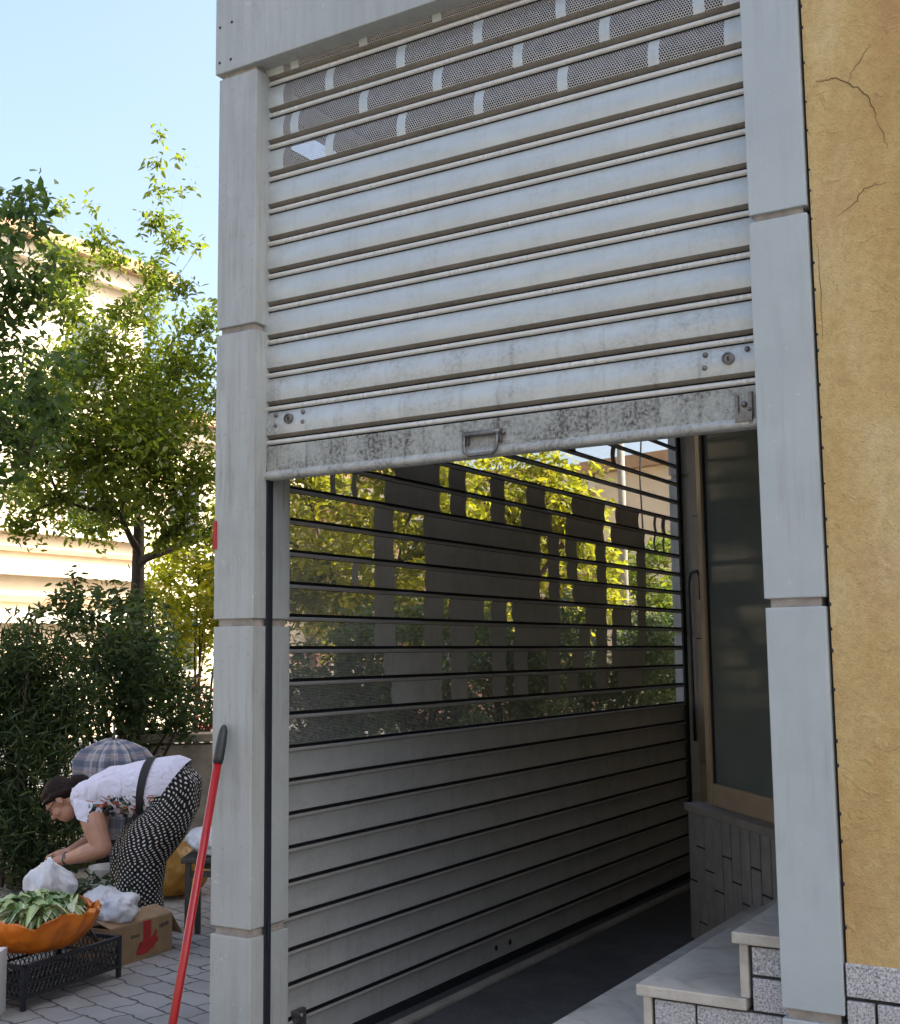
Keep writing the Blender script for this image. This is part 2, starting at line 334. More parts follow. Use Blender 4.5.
# plaid
b = NB('plaid_cloth'); tc = b.n('ShaderNodeTexCoord'); sp = b.n('ShaderNodeSeparateXYZ'); b.t.links.new(tc.outputs['UV'], sp.inputs[0])
def stripes(sock, freq, width, off=0.0):
    return b.math('LESS_THAN', b.math('FRACT', b.math('ADD', b.math('MULTIPLY', sock, freq), off)), width)
c = b.mix(b.math('MULTIPLY', stripes(sp.outputs[0], 11, 0.40), 0.55), (0.33, 0.34, 0.37), (0.07, 0.085, 0.14))
c = b.mix(b.math('MULTIPLY', stripes(sp.outputs[1], 11, 0.40), 0.55), c, (0.07, 0.085, 0.14))
c = b.mix(b.math('MULTIPLY', stripes(sp.outputs[0], 11, 0.10, 0.35), 0.6), c, (0.55, 0.55, 0.55))
c = b.mix(b.math('MULTIPLY', stripes(sp.outputs[1], 11, 0.10, 0.35), 0.6), c, (0.45, 0.28, 0.22))
M['plaid'] = b.done(b.bsdf(c, 0.85, 0, 0.2).outputs[0])

# polka dots
b = NB('polka_dot_cloth'); tc = b.n('ShaderNodeTexCoord'); sp = b.n('ShaderNodeSeparateXYZ')
nz = b.n('ShaderNodeTexNoise'); b.t.links.new(tc.outputs['UV'], nz.inputs['Vector']); nz.inputs['Scale'].default_value = 7
vm = b.n('ShaderNodeVectorMath', operation='MULTIPLY_ADD'); b.t.links.new(nz.outputs['Color'], vm.inputs[0]); vm.inputs[1].default_value = (0.06, 0.06, 0); b.t.links.new(tc.outputs['UV'], vm.inputs[2]); b.t.links.new(vm.outputs[0], sp.inputs[0])
P = 0.030
def pcell(off):
    du = b.math('SUBTRACT', b.math('FRACT', b.math('ADD', b.math('DIVIDE', sp.outputs[0], P), off)), 0.5)
    dv = b.math('SUBTRACT', b.math('FRACT', b.math('ADD', b.math('DIVIDE', sp.outputs[1], P), off)), 0.5)
    return b.math('SQRT', b.math('ADD', b.math('MULTIPLY', du, du), b.math('MULTIPLY', dv, dv)))
dot = b.math('LESS_THAN', b.math('MINIMUM', pcell(10.0), pcell(10.5)), 0.175)
sh = b.bsdf(b.mix(dot, (0.010, 0.010, 0.013), (0.66, 0.64, 0.58)), 0.75, 0, 0.3)
b.t.links.new(b.bump(b.noise(b.coord(scale=(1, 1, 0.5)), 11, 3, 0.5, 1.2), 0.8, 0.05), sh.inputs['Normal']); M['polka'] = b.done(sh.outputs[0])

# white top with a flower print at the belly (UV: x along the body, y = height)
b = NB('floral_top'); tc = b.n('ShaderNodeTexCoord'); sp = b.n('ShaderNodeSeparateXYZ'); b.t.links.new(tc.outputs['UV'], sp.inputs[0])
f = b.noise(tc.outputs['UV'], 24, 2, 0.5, 0.8); f2 = b.noise(tc.outputs['UV'], 17, 2, 0.5, 1.5)
pc = b.ramp(f2, [(0.0, (0.02, 0.03, 0.05)), (0.42, (0.05, 0.09, 0.10)), (0.5, (0.20, 0.22, 0.10)), (0.56, (0.45, 0.09, 0.06)), (0.66, (0.30, 0.33, 0.38))], 'CONSTANT')
zone = b.math('MULTIPLY', b.math('LESS_THAN', b.math('ADD', sp.outputs[1], b.math('MULTIPLY', f, 0.16)), 0.835), b.math('LESS_THAN', sp.outputs[0], 0.27))
blot = b.math('MULTIPLY', zone, b.math('GREATER_THAN', f, 0.47))
c = b.mix(blot, (0.70, 0.685, 0.79), pc)
sh = b.bsdf(c, 0.8, 0, 0.2); b.t.links.new(b.bump(b.noise(b.coord(), 9, 3, 0.5, 1.5), 0.7, 0.05), sh.inputs['Normal']); M['top'] = b.done(sh.outputs[0])


# ------------------------------------------------------------------ mesh helpers
def tag(o, label=None, cat=None, group=None, kind=None):
    if label: o['label'] = label
    if cat: o['category'] = cat
    if group: o['group'] = group
    if kind: o['kind'] = kind
    return o


def empty(name, loc, label=None, cat=None, group=None):
    o = bpy.data.objects.new(name, None); COL.objects.link(o); o.location = loc; o.empty_display_size = 0.1
    return tag(o, label, cat, group)


def origin(o):
    p = Vector((0, 0, 0))
    while o is not None: p += o.location; o = o.parent
    return p


class MB:
    def __init__(s): s.v = []; s.f = []; s.mi = []; s.uv = []; s.sm = []

    def add(s, vs, fs, mi=0, uvs=None, smooth=False):
        k = len(s.v); s.v += [tuple(x) for x in vs]
        for j, f in enumerate(fs):
            s.f.append(tuple(i + k for i in f)); s.mi.append(mi); s.sm.append(smooth)
            s.uv.append([uvs[i] for i in f] if uvs is not None else [(0, 0)] * len(f))
        return s

    def box(s, x0, x1, y0, y1, z0, z1, mi=0):
        v = [(x, y, z) for x in (x0, x1) for y in (y0, y1) for z in (z0, z1)]
        return s.add(v, [(0, 1, 3, 2), (4, 6, 7, 5), (0, 4, 5, 1), (2, 3, 7, 6), (0, 2, 6, 4), (1, 5, 7, 3)], mi)

    def obox(s, c, ax, ay, az, mi=0):
        """oriented box: centre and three half-axis vectors"""
        c, ax, ay, az = map(Vector, (c, ax, ay, az))
        v = [c + a * ax + b_ * ay + d * az for a in (-1, 1) for b_ in (-1, 1) for d in (-1, 1)]
        return s.add(v, [(0, 1, 3, 2), (4, 6, 7, 5), (0, 4, 5, 1), (2, 3, 7, 6), (0, 2, 6, 4), (1, 5, 7, 3)], mi)

    def tube(s, pts, rad, n=8, mi=0, cap=True):
        pts = [Vector(p) for p in pts]; k = len(pts)
        rad = [rad] * k if isinstance(rad, (int, float)) else rad
        t0 = (pts[1] - pts[0]).normalized(); a = t0.orthogonal().normalized(); vs = []
        for i in range(k):
            t = (pts[min(i + 1, k - 1)] - pts[max(i - 1, 0)]).normalized()
            a = (a - t * a.dot(t)).normalized(); c = t.cross(a)
            for j in range(n):
                q = 2 * math.pi * j / n; vs.append(pts[i] + (a * math.cos(q) + c * math.sin(q)) * rad[i])
        fs = [(i * n + j, i * n + (j + 1) % n, (i + 1) * n + (j + 1) % n, (i + 1) * n + j) for i in range(k - 1) for j in range(n)]
        if cap: fs += [tuple(range(n))[::-1], tuple((k - 1) * n + j for j in range(n))]
        return s.add(vs, fs, mi, smooth=True)

    def lathe(s, c, prof, n=20, mi=0):
        c = Vector(c); vs = [c + Vector((r * math.cos(2 * math.pi * j / n), r * math.sin(2 * math.pi * j / n), z)) for r, z in prof for j in range(n)]
        fs = [(i * n + j, i * n + (j + 1) % n, (i + 1) * n + (j + 1) % n, (i + 1) * n + j) for i in range(len(prof) - 1) for j in range(n)]
        return s.add(vs, fs, mi, smooth=True)

    def ball(s, c, r, n=12, mi=0, M3=None):
        c = Vector(c); r = Vector(r) if not isinstance(r, (int, float)) else Vector((r, r, r)); vs = []; h = n // 2
        for i in range(h + 1):
            th = math.pi * i / h
            for j in range(n):
                q = 2 * math.pi * j / n
                d = Vector((r.x * math.sin(th) * math.cos(q), r.y * math.sin(th) * math.sin(q), r.z * math.cos(th)))
                vs.append(c + (M3 @ d if M3 else d))
        fs = [(i * n + j, (i + 1) * n + j, (i + 1) * n + (j + 1) % n, i * n + (j + 1) % n) for i in range(h) for j in range(n)]
        return s.add(vs, fs, mi, smooth=True)

    def capsule(s, a, b_, ra, rb, n=12):
        a, b_ = Vector(a), Vector(b_)
        s.tube([a, b_], [ra, rb], n); s.ball(a, ra, n); s.ball(b_, rb, n)
        return s

    def build(s, name, mats, parent=None, bevel=0.0, seg=2, smooth_angle=None):
        me = bpy.data.meshes.new(name)
        o = bpy.data.objects.new(name, me); COL.objects.link(o)
        off = Vector((0, 0, 0))
        if parent is not None:
            o.parent = parent; off = origin(parent)
        me.from_pydata([tuple(Vector(v) - off) for v in s.v], [], s.f)
        for mt in (mats if isinstance(mats, (list, tuple)) else [mats]): me.materials.append(mt)
        me.polygons.foreach_set('material_index', s.mi)
        me.polygons.foreach_set('use_smooth', s.sm)
        uvl = me.uv_layers.new(name='UVMap')
        flat = [c for f in s.uv for p in f for c in p]
        uvl.data.foreach_set('uv', flat)
        me.update()
        if bevel:
            bm = bmesh.new(); bm.from_mesh(me)
            bmesh.ops.recalc_face_normals(bm, faces=bm.faces)
            es = [e for e in bm.edges if len(e.link_faces) == 2 and e.calc_face_angle(0) > 0.6]
            bmesh.ops.bevel(bm, geom=es, offset=bevel, segments=seg, affect='EDGES', profile=0.6)
            bm.to_mesh(me); bm.free()
        return o


def np_mesh(name, verts, faces, mat, parent=None, uv=None, smooth=False):
    me = bpy.data.meshes.new(name); o = bpy.data.objects.new(name, me); COL.objects.link(o)
    v = np.asarray(verts, dtype=np.float64)
    if parent is not None:
        o.parent = parent; v = v - np.array(origin(parent))
    f = np.asarray(faces, dtype=np.int32); n, k = f.shape
    me.vertices.add(len(v)); me.vertices.foreach_set('co', v.astype(np.float32).ravel())
    me.loops.add(n * k); me.loops.foreach_set('vertex_index', f.ravel())
    me.polygons.add(n); me.polygons.foreach_set('loop_start', np.arange(n, dtype=np.int32) * k)
    me.polygons.foreach_set('loop_total', np.full(n, k, dtype=np.int32))
    if smooth: me.polygons.foreach_set('use_smooth', np.ones(n, dtype=bool))
    if uv is not None:
        l = me.uv_layers.new(name='UVMap'); l.data.foreach_set('uv', np.asarray(uv, dtype=np.float32)[f.ravel()].ravel())
    me.materials.append(mat); me.update(); me.validate()
    return o


# ------------------------------------------------------------------ ground
def struct(o): return tag(o, kind='structure')
mb = MB(); mb.add([(-900, -900, -0.16), (900, -900, -0.16), (900, 900, -0.16), (-900, 900, -0.16)], [(0, 1, 2, 3)])
struct(mb.build('road', M['asphalt']))
mb = MB(); mb.box(-9.5, 14, -4.8, 30, -0.3, 0.0)
struct(mb.build('pavement', M['pavers'], bevel=0.015))
mb = MB(); mb.box(-8.6, -4.45, 2.6, 26, -0.2, 0.05)
struct(mb.build('planting_bed', M['soil'], bevel=0.02))

# ------------------------------------------------------------------ clad pillars
JOINTS = [(-0.05, 0.652), (0.678, 1.594), (1.618, 2.542), (2.564, 3.418)]
def pillar(x0, x1, y0, y1, label, mat, z_extra=None, slot=None, panels=JOINTS):
    t = empty('clad_pillar', ((x0 + x1) / 2, (y0 + y1) / 2, 0), label, 'pillar')
    mb = MB(); mb.box(x0 + 0.012, x1 - 0.012, y0 + 0.012, y1 - 0.012, -0.05, 3.44); mb.build('core', M['core'], t)
    for i, (z0, z1) in enumerate(panels):
        dx = (0.0, 0.0015, -0.001, 0.001)[i % 4]
        mb = MB(); mb.box(x0 + dx, x1, y0 - dx, y1, z0, z1); mb.build('cladding_panel', mat, t, bevel=0.003)
    return t
pl = pillar(-0.166, -0.004, -0.060, 0.122, 'grey clad corner pillar left of the raised shutter, black guide strip down its side', M['clad'])
mb = MB(); mb.box(-0.0028, 0.004, 0.000, 0.026, 0.0, 2.06); mb.build('guide_strip', M['dark_metal'], pl)
mb = MB(); mb.box(0.005, 0.010, 0.006, 0.020, 0.62, 0.70); mb.box(-0.008, 0.0, 0.0, 0.022, 2.05, 2.10); mb.build('guide_clip', M['dark_metal'], pl, bevel=0.002)
mb = MB(); mb.box(-0.1685, -0.156, -0.0655, -0.02, 1.842, 1.932)
tag(mb.build('warning_sticker', M['red_label']), 'small red sticker wrapped round the left edge of the corner pillar', 'sticker')
pr = pillar(1.607, 1.752, -0.060, 0.112, 'grey clad pillar with a painted-in sky tint between the raised shutter and the ochre wall', M['clad2'],
            panels=[(-0.05, 0.648), (0.672, 1.602), (1.624, 2.568), (2.586, 3.44)])

# lintel box above the front shutter
t = empty('lintel_box', (0.8, 0.0, 3.44), 'grey sheet-metal fascia box over the front shutter with dark screw heads', 'fascia')
mb = MB(); mb.box(-0.178, 1.606, -0.068, 0.02, 3.437, 4.10); mb.box(1.606, 1.752, -0.068, 0.02, 3.447, 4.10); mb.build('fascia_panel', M['clad'], t, bevel=0.004)
mb = MB(); mb.box(-0.168, 0.0, 0.021, 4.14, 3.437, 4.10); mb.build('side_fascia_panel', M['clad'], t, bevel=0.004)
for px, pz in ((-0.158, 3.60), (-0.106, 3.605), (-0.158, 3.475), (-0.109, 3.475)):
    mb = MB(); mb.ball((px, -0.069, pz), (0.005, 0.003, 0.005), 10); mb.build('screw_head', M['dark_metal'], t)
pb = pillar(-0.160, 0.0, 3.955, 4.14, 'grey clad pillar at the far end of the side shutter', M['clad'])

# ------------------------------------------------------------------ roller shutters
YO = 0.010   # the curtain runs 10 mm behind the guide's front edge
def profile_strip(mb, prof, a0, a1, axis, mi, uvlen=True, nseg=1):
    """sweep a polyline of (out, z) from a0 to a1 along X (axis 0: out = -Y) or along Y (axis 1: out = +X)"""
    vs = []; uv = []; d = 0.0
    for i, (o, z) in enumerate(prof):
        if i: d += math.hypot(o - prof[i - 1][0], z - prof[i - 1][1])
        for a in (a0, a1):
            vs.append((a, YO - o, z) if axis == 0 else (o, a, z)); uv.append((a, d))
    fs = []
    for i in range(len(prof) - 1):
        f = (2 * i, 2 * i + 1, 2 * i + 3, 2 * i + 2)
        fs.append(f if axis == 0 else f[::-1])
    mb.add(vs, fs, mi, uv, smooth=len(prof) > 3)


def arc(c, r, a0, a1, n):
    return [(c[0] + r * math.cos(R(a0 + (a1 - a0) * i / n)), c[1] + r * math.sin(R(a0 + (a1 - a0) * i / n))) for i in range(n + 1)]

ZF, PF, YO = 2.1796, 0.11, 0.010
fs_ = empty('roller_shutter', (0.8, 0.0, 2.05), 'half raised grey steel roller shutter across the front opening, perforated at its top', 'roller shutter')
XA, XB = -0.015, 1.628
def face_prof(z):
    return [(0.0105 * (1 - i / 10) - 0.0005 + 0.0075 * math.sin(math.pi * i / 10), z + 0.0235 + 0.0755 * i / 10) for i in range(11)]
def front_slat(j, cuts=None, steel='steel'):
    z = ZF + j * PF; mb = MB()
    profile_strip(mb, arc((0.002, z), 0.0078, -85, 85, 8), XA, XB, 0, 1)                       # bead
    profile_strip(mb, [(0.002, z - 0.0078), (-0.010, z - 0.0100)], XA, XB, 0, 2)  # groove faces painted black for the shade between slats
    profile_strip(mb, [(-0.010, z + 0.0110), (0.002, z + 0.0078)], XA, XB, 0, 2)
    profile_strip(mb, [(-0.010, z + 0.0110), (-0.003, z + 0.0132)], XA, XB, 0, 2)
    profile_strip(mb, [(-0.003, z + 0.0132), (0.0080, z + 0.0215), (0.0100, z + 0.0235)], XA, XB, 0, 3)  # undercut, its shade put into a dark colour
    fp = face_prof(z)
    profile_strip(mb, [fp[-1], (-0.010, z + PF - 0.0105)], XA, XB, 0, 2)
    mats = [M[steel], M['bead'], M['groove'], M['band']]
    if not cuts:
        for a, b_ in ((XA, 0.4), (0.4, 0.8), (0.8, 1.2), (1.2, XB)): profile_strip(mb, fp, a, b_, 0, 0)
        return mb.build('slat', mats, fs_)
    pos = XA
    for a, b_ in cuts:
        profile_strip(mb, fp, pos, a, 0, 0); pos = b_
    profile_strip(mb, fp, pos, XB, 0, 0)
    o = mb.build('slat', mats, fs_)
    for a, b_ in cuts:
        pm = MB(); profile_strip(pm, fp, a, b_, 0, 0); pm.build('perforated_panel', M['perf'], o)
    return o
def windows(first):
    out = []; x = 0.061
    for xs in [first + 0.2745 * i for i in range(-1, 7)]:
        a, b_ = x, xs
        if b_ > 0.07 and a < 1.545:
            out.append((a, min(b_, 1.545)))
        x = max(0.061, xs + 0.032)
    return [(a, b_) for a, b_ in out if b_ - a > 0.012]
for j in range(0, 12):
    if j < 8: front_slat(j, None, 'steel_low' if j < 2 else 'steel')
    else: front_slat(j, windows(0.233 if j % 2 == 0 else 0.091))
# bottom bar with lip
mb = MB(); z = ZF
profile_strip(mb, [(-0.004, z - 0.0125), (0.010, z - 0.0135), (0.010, z - 0.094)], XA, XB, 0, 0)
profile_strip(mb, [(0.010, z - 0.094), (0.0135, z - 0.0965)] + arc((0.008, z - 0.1085), 0.0125, 60, -75, 8) + [(0.004, z - 0.1225), (-0.012, z - 0.1225)], XA, XB, 0, 1)
profile_strip(mb, [(-0.012, z - 0.1225), (-0.012, z - 0.004)], XA, XB, 0, 0)
mb.build('bottom_bar', [M['bar'], M['lip']], fs_)
hd = MB()
for hx in (0.742, 0.850):
    hd.box(hx - 0.010, hx + 0.010, -0.012, 0.001, z - 0.085, z - 0.045)
hd.tube([(0.738, -0.012, z - 0.055), (0.856, -0.012, z - 0.055)], 0.0085, 10)
hd.tube([(0.742, -0.014, z - 0.055), (0.742, -0.020, z - 0.085), (0.744, -0.020, z - 0.106), (0.757, -0.020, z - 0.117), (0.836, -0.020, z - 0.117), (0.848, -0.020, z - 0.106), (0.850, -0.020, z - 0.085), (0.850, -0.014, z - 0.055)], 0.0055, 8)
hd.ball((0.864, -0.004, z - 0.058), (0.007, 0.006, 0.007)); hd.ball((0.733, -0.004, z - 0.06), (0.006, 0.006, 0.006))
hd.build('pull_handle', M['bolt'], fs_)
lk = MB()
lk.box(1.538, 1.545, -0.010, 0.001, z - 0.10, z - 0.035); lk.box(1.572, 1.582, -0.012, 0.001, z - 0.112, z - 0.03); lk.box(1.538, 1.582, -0.014, 0.0005, z - 0.106, z - 0.083)
lk.ball((1.559, -0.004, z - 0.06), (0.008, 0.006, 0.008)); lk.ball((1.575, -0.011, z - 0.075), (0.006, 0.006, 0.006))
lk.build('bolt_catch', M['bolt'], fs_, bevel=0.001)
def face_out(zz):   # protrusion of the slat face at height zz inside slat 0
    return 0.0125
for rx, rz in ((0.035, 2.266), (0.036, 2.231), (0.144, 2.264), (0.145, 2.232), (1.461, 2.262), (1.459, 2.227), (1.572, 2.262)):
    mb = MB(); mb.ball((rx, -0.003 + (0.002 if rz > 2.25 else 0), rz), (0.0075, 0.006, 0.0075), 12); mb.build('rivet', M['bolt'], fs_)
for rx, rz in ((0.090, 2.247), (1.523, 2.243)):
    mb = MB(); c = Vector((rx, -0.004, rz)); vs = []; n = 20
    for rr, yy in ((0.0165, 0.004), (0.0165, -0.006), (0.0125, -0.0075), (0.0115, -0.003), (0.004, -0.0025), (0.0, -0.004)):
        for q in range(n): vs.append((c.x + rr * math.cos(2 * math.pi * q / n), c.y + yy, c.z + rr * math.sin(2 * math.pi * q / n)))
    mb.add(vs, [(i * n + q, (i + 1) * n + q, (i + 1) * n + (q + 1) % n, i * n + (q + 1) % n) for i in range(5) for q in range(n)], 0, smooth=False)
    mb.box(c.x - 0.0015, c.x + 0.0015, c.y - 0.0062, c.y - 0.002, c.z - 0.006, c.z + 0.005, 1)
    mb.build('lock_barrel', [M['bolt'], M['groove']], fs_)

ZS, PS, XS = 1.2025, 0.10829, -0.09
ss = empty('roller_shutter', (XS, 2.0, 0.2), 'closed dark side shutter behind the corner pillar, solid slats below and see-through mesh above', 'roller shutter')
OPEN = {0: [(0.14, 3.93)],
 1: [(0.14, 0.84), (1.2, 1.27), (1.4, 1.61), (1.73, 1.81), (1.94, 2.15), (2.27, 2.34), (2.47, 2.68), (2.81, 2.95), (3.28, 3.93)],
 2: [(0.14, 0.79), (1.2, 1.27), (1.4, 1.61), (1.74, 1.81), (1.94, 2.14), (2.27, 2.41), (2.55, 2.68), (2.82, 2.88), (3.34, 3.93)],
 3: [(0.14, 0.73), (0.87, 1.07), (1.21, 1.27), (1.47, 1.61), (1.74, 1.82), (2.28, 2.49), (2.62, 2.69), (2.83, 2.89), (2.95, 3.24), (3.35, 3.93)],
 4: [(0.14, 0.73), (0.86, 1.07), (1.22, 1.26), (1.55, 1.61), (1.75, 1.8), (2.28, 2.57), (2.83, 2.9), (3.16, 3.25), (3.36, 3.93)],
 5: [(0.14, 0.59), (0.63, 0.73), (0.87, 1.08), (2.08, 2.17), (2.29, 2.43), (2.84, 3.24), (3.37, 3.93)],
 6: [(0.14, 0.73), (0.86, 1.08), (2.09, 2.17), (2.29, 2.37), (2.49, 2.72), (2.84, 3.25), (3.38, 3.93)],
 7: [(0.14, 0.73), (0.86, 1.07), (2.09, 2.17), (2.29, 2.36), (2.49, 2.71), (2.84, 3.25), (3.38, 3.93)],
 8: [(0.14, 0.46), (0.49, 0.59), (0.62, 0.8), (1.2, 1.28), (1.41, 1.62), (1.75, 1.9), (2.22, 2.37), (2.82, 2.91), (3.38, 3.51), (3.54, 3.65), (3.68, 3.93)],
 9: [(0.14, 0.45), (0.48, 0.58), (0.62, 0.87), (1.2, 1.27), (1.41, 1.62), (1.75, 1.96), (2.15, 2.44), (2.84, 2.98), (3.3, 3.52), (3.56, 3.64), (3.7, 3.93)],
 10: [(0.14, 0.5), (1.2, 3.93)], 11: [(0.14, 0.5), (1.2, 3.93)], 12: [(2.1, 2.25), (2.5, 2.94), (3.0, 3.93)], 13: [(2.5, 3.93)], 14: [(2.5, 3.93)],
 19: [(0.14, 0.75)]}
YA, YB = 0.10, 3.97
def side_slat(r, top=True):
    z = ZS + r * PS; mb = MB(); x = XS
    d = lambda pr: [(x + o, z + h) for o, h in pr]
    profile_strip(mb, d([(-0.014, 0.0), (-0.014, 0.0045), (0.0, 0.0055)]), YA, YB, 1, 2)  # groove painted black in place of shade
    fp = d([(-0.006 * math.sin(math.pi * i / 8), 0.0055 + (PS - 0.020 - 0.0055) * i / 8) for i in range(9)])
    profile_strip(mb, d([(0.0, PS - 0.020), (0.0065, PS - 0.0185)]), YA, YB, 1, 2)
    profile_strip(mb, d([(0.0065, PS - 0.0185), (0.010, PS - 0.016), (0.0105, PS - 0.012), (0.009, PS - 0.008), (0.006, PS - 0.0058)]), YA, YB, 1, 1)
    profile_strip(mb, d([(0.006, PS - 0.0058), (-0.014, PS - 0.0045), (-0.014, PS)]), YA, YB, 1, 2)
    cuts = OPEN.get(r, []); pos = YA
    if not cuts:
        for q in range(4): profile_strip(mb, fp, YA + (YB - YA) * q / 4, YA + (YB - YA) * (q + 1) / 4, 1, 0)
    else:
        for a, b_ in cuts:
            profile_strip(mb, fp, pos, a, 1, 0); pos = b_
        profile_strip(mb, fp, pos, YB, 1, 0)
    o = mb.build('slat', [M['side_steel'], M['side_bead'], M['groove']], ss)
    if cuts:
        for a, b_ in cuts:
            pm = MB(); profile_strip(pm, fp, a, b_, 1, 0); pm.build('perforated_panel', M['perf_side'], o)
for r in range(-9, 21): side_slat(r)
mb = MB(); mb.box(XS - 0.012, XS + 0.006, 0.125, 3.953, 0.2005, ZS - 9 * PS + 0.001); mb.build('gap_strip', M['groove'], ss)  # black strip added to shut out light from under the shutter
mb = MB(); mb.box(XS + 0.0, XS + 0.012, 3.90, 3.953, 0.2, 3.40); mb.build('guide_rail', M['groove'], ss)
mb = MB(); mb.box(XS + 0.001, XS + 0.02, 0.24, 0.30, 0.27, 0.36); mb.ball((XS + 0.02, 0.27, 0.34), 0.012); mb.build('corner_lock', M['bolt'], ss, bevel=0.006)
for yy in (1.60, 1.72):
    mb = MB(); mb.ball((XS + 0.002, yy, ZS - 8.55 * PS), (0.004, 0.012, 0.012)); mb.build('rivet', M['groove'], ss)

# ------------------------------------------------------------------ the corner building
B = empty('corner_building', (1.75, 0.0, 0.0), 'ochre stuccoed corner building with a grey granite base, rising past the top of the photo', 'building')
mb = MB(); mb.box(1.7595, 12, -0.048, 0.25, 0.785, 4.1); mb.build('stucco_wall', M['ochre'], B)
CRACKS = [[(1.786, 2.896), (1.808, 2.896), (1.83, 2.898), (1.861, 2.879), (1.892, 2.848), (1.91, 2.823), (1.925, 2.789), (1.924, 2.769)],
    [(1.861, 2.879), (1.878, 2.903), (1.891, 2.917), (1.911, 2.945), (1.923, 2.957)],
    [(1.941, 2.605), (1.914, 2.606), (1.888, 2.601), (1.87, 2.575), (1.851, 2.559), (1.822, 2.547)],
    [(1.924, 2.769), (1.938, 2.728), (1.948, 2.688)],
    [(1.771, 2.486), (1.774, 2.398), (1.773, 2.248)]]
for path, rr in zip(CRACKS, (0.0016, 0.0009, 0.0011, 0.0008, 0.0008)):
    pts_ = []
    for (xa, za), (xb, zb) in zip(path[:-1], path[1:]):
        for k in range(4):
            t_ = k / 4; pts_.append((xa + (xb - xa) * t_ + random.uniform(-.003, .003), -0.0482, za + (zb - za) * t_ + random.uniform(-.003, .003)))
    pts_.append((path[-1][0], -0.0482, path[-1][1])); n_ = len(pts_)
    MB().tube(pts_, [rr * (0.35 + 0.65 * math.sin(math.pi * (k + .5) / n_)) for k in range(n_)], 5).build('wall_crack', M['crackline'], B)
mb = MB(); mb.box(1.752, 1.7635, -0.03, 0.1, 0.0, 3.45); mb.build('dark_joint', M['groove'], B)
for k in range(32):
    zz = 0.8 + k * 0.083 + random.uniform(-.035, .035); MB().ball((1.7605, -0.0475, zz), (0.0032, 0.0025, random.uniform(.003, .006)), 8).build('joint_notch', M['groove'], B)
mb = MB(); mb.box(1.754, 12, -0.046, 0.25, -0.05, 0.784); mb.build('base_backing', M['mortar'], B)
gb = MB()
z1 = 0.788; row = 0
while z1 > 0.0:
    z0 = z1 - 0.073; x = 1.757 + (0.0 if row % 2 == 0 else -0.137)
    while x < 6:
        a, b_ = max(x, 1.757), x + 0.197
        if b_ - a > 0.01: gb.box(a, b_, -0.058 + random.uniform(0, .003), -0.040, z0, z1)
        x += 0.204
    z1 = z0 - 0.009; row += 1
gb.build('granite_tiles', M['granite'], B, bevel=0.003)
mb = MB()
mb.box(-0.165, 12, 0.022, 0.25, 4.101, 8.6); mb.box(-0.165, 0.1, 0.251, 9, 4.101, 8.6)
mb.box(-0.16, 0.0, 4.145, 9, 0, 4.10); mb.box(-0.16, 12, 8.8, 9.0, 0, 8.6); mb.build('upper_wall', M['ochre'], B)
mb = MB(); mb.box(-0.4, 12, -0.3, 9.2, 8.6, 8.85); mb.build('roof', M['eave'], B)
for wx in (1.0, 3.6, 6.2):
    for wz in (4.9, 7.0):
        o = MB().box(wx - 0.55, wx + 0.55, -0.02, 0.04, wz - 0.1, wz + 1.2).build('window', M['trim'], B)
        MB().box(wx - 0.48, wx + 0.48, -0.026, 0.0, wz, wz + 1.12).build('pane', M['pane'], o)
# vestibule shell: floor, ceiling, walls
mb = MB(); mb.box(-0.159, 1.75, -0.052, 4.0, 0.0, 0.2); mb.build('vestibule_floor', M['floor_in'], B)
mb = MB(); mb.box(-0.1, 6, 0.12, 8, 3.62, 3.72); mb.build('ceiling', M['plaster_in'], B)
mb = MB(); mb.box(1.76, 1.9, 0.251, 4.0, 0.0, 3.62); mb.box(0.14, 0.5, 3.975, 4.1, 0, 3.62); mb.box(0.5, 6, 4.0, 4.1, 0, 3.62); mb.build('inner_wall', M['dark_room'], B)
mb = MB(); mb.box(0.0005, 0.012, 0.13, 3.94, 3.40, 3.61); mb.build('dark_backing', M['dark_room'], B)  # added dark sheet, gives the perforated slats shade behind their holes
bw = MB()
zj = [0.2, 0.86, 1.575, 2.30, 3.05, 3.62]
for a, b_ in zip(zj[:-1], zj[1:]):
    bw.box(-0.02, 0.098, 3.925, 3.99, a + 0.003, b_ - 0.003); bw.box(0.102, 0.55, 3.928, 3.99, a + 0.003, b_ - 0.003)
bw.build('stone_jamb', M['beige_stone'], B, bevel=0.002)
MB().box(-0.015, 0.55, 3.94, 3.985, 0.2, 3.62).build('jamb_joints', M['groove'], B)
# strip of floor light put in as a pale bar, and mat edge strips
sb = MB(); sb.box(-0.012, 0.030, 0.02, 3.92, 0.2, 0.214); sb.build('floor_light_bar', M['marble'], B, bevel=0.002)
mb = MB(); mb.box(0.05, 0.71, 0.02, 2.46, 0.2, 0.209)
tag(mb.build('door_mat', M['mat'], bevel=0.003), 'dark rubber mat on the vestibule floor beside the side shutter', 'mat')
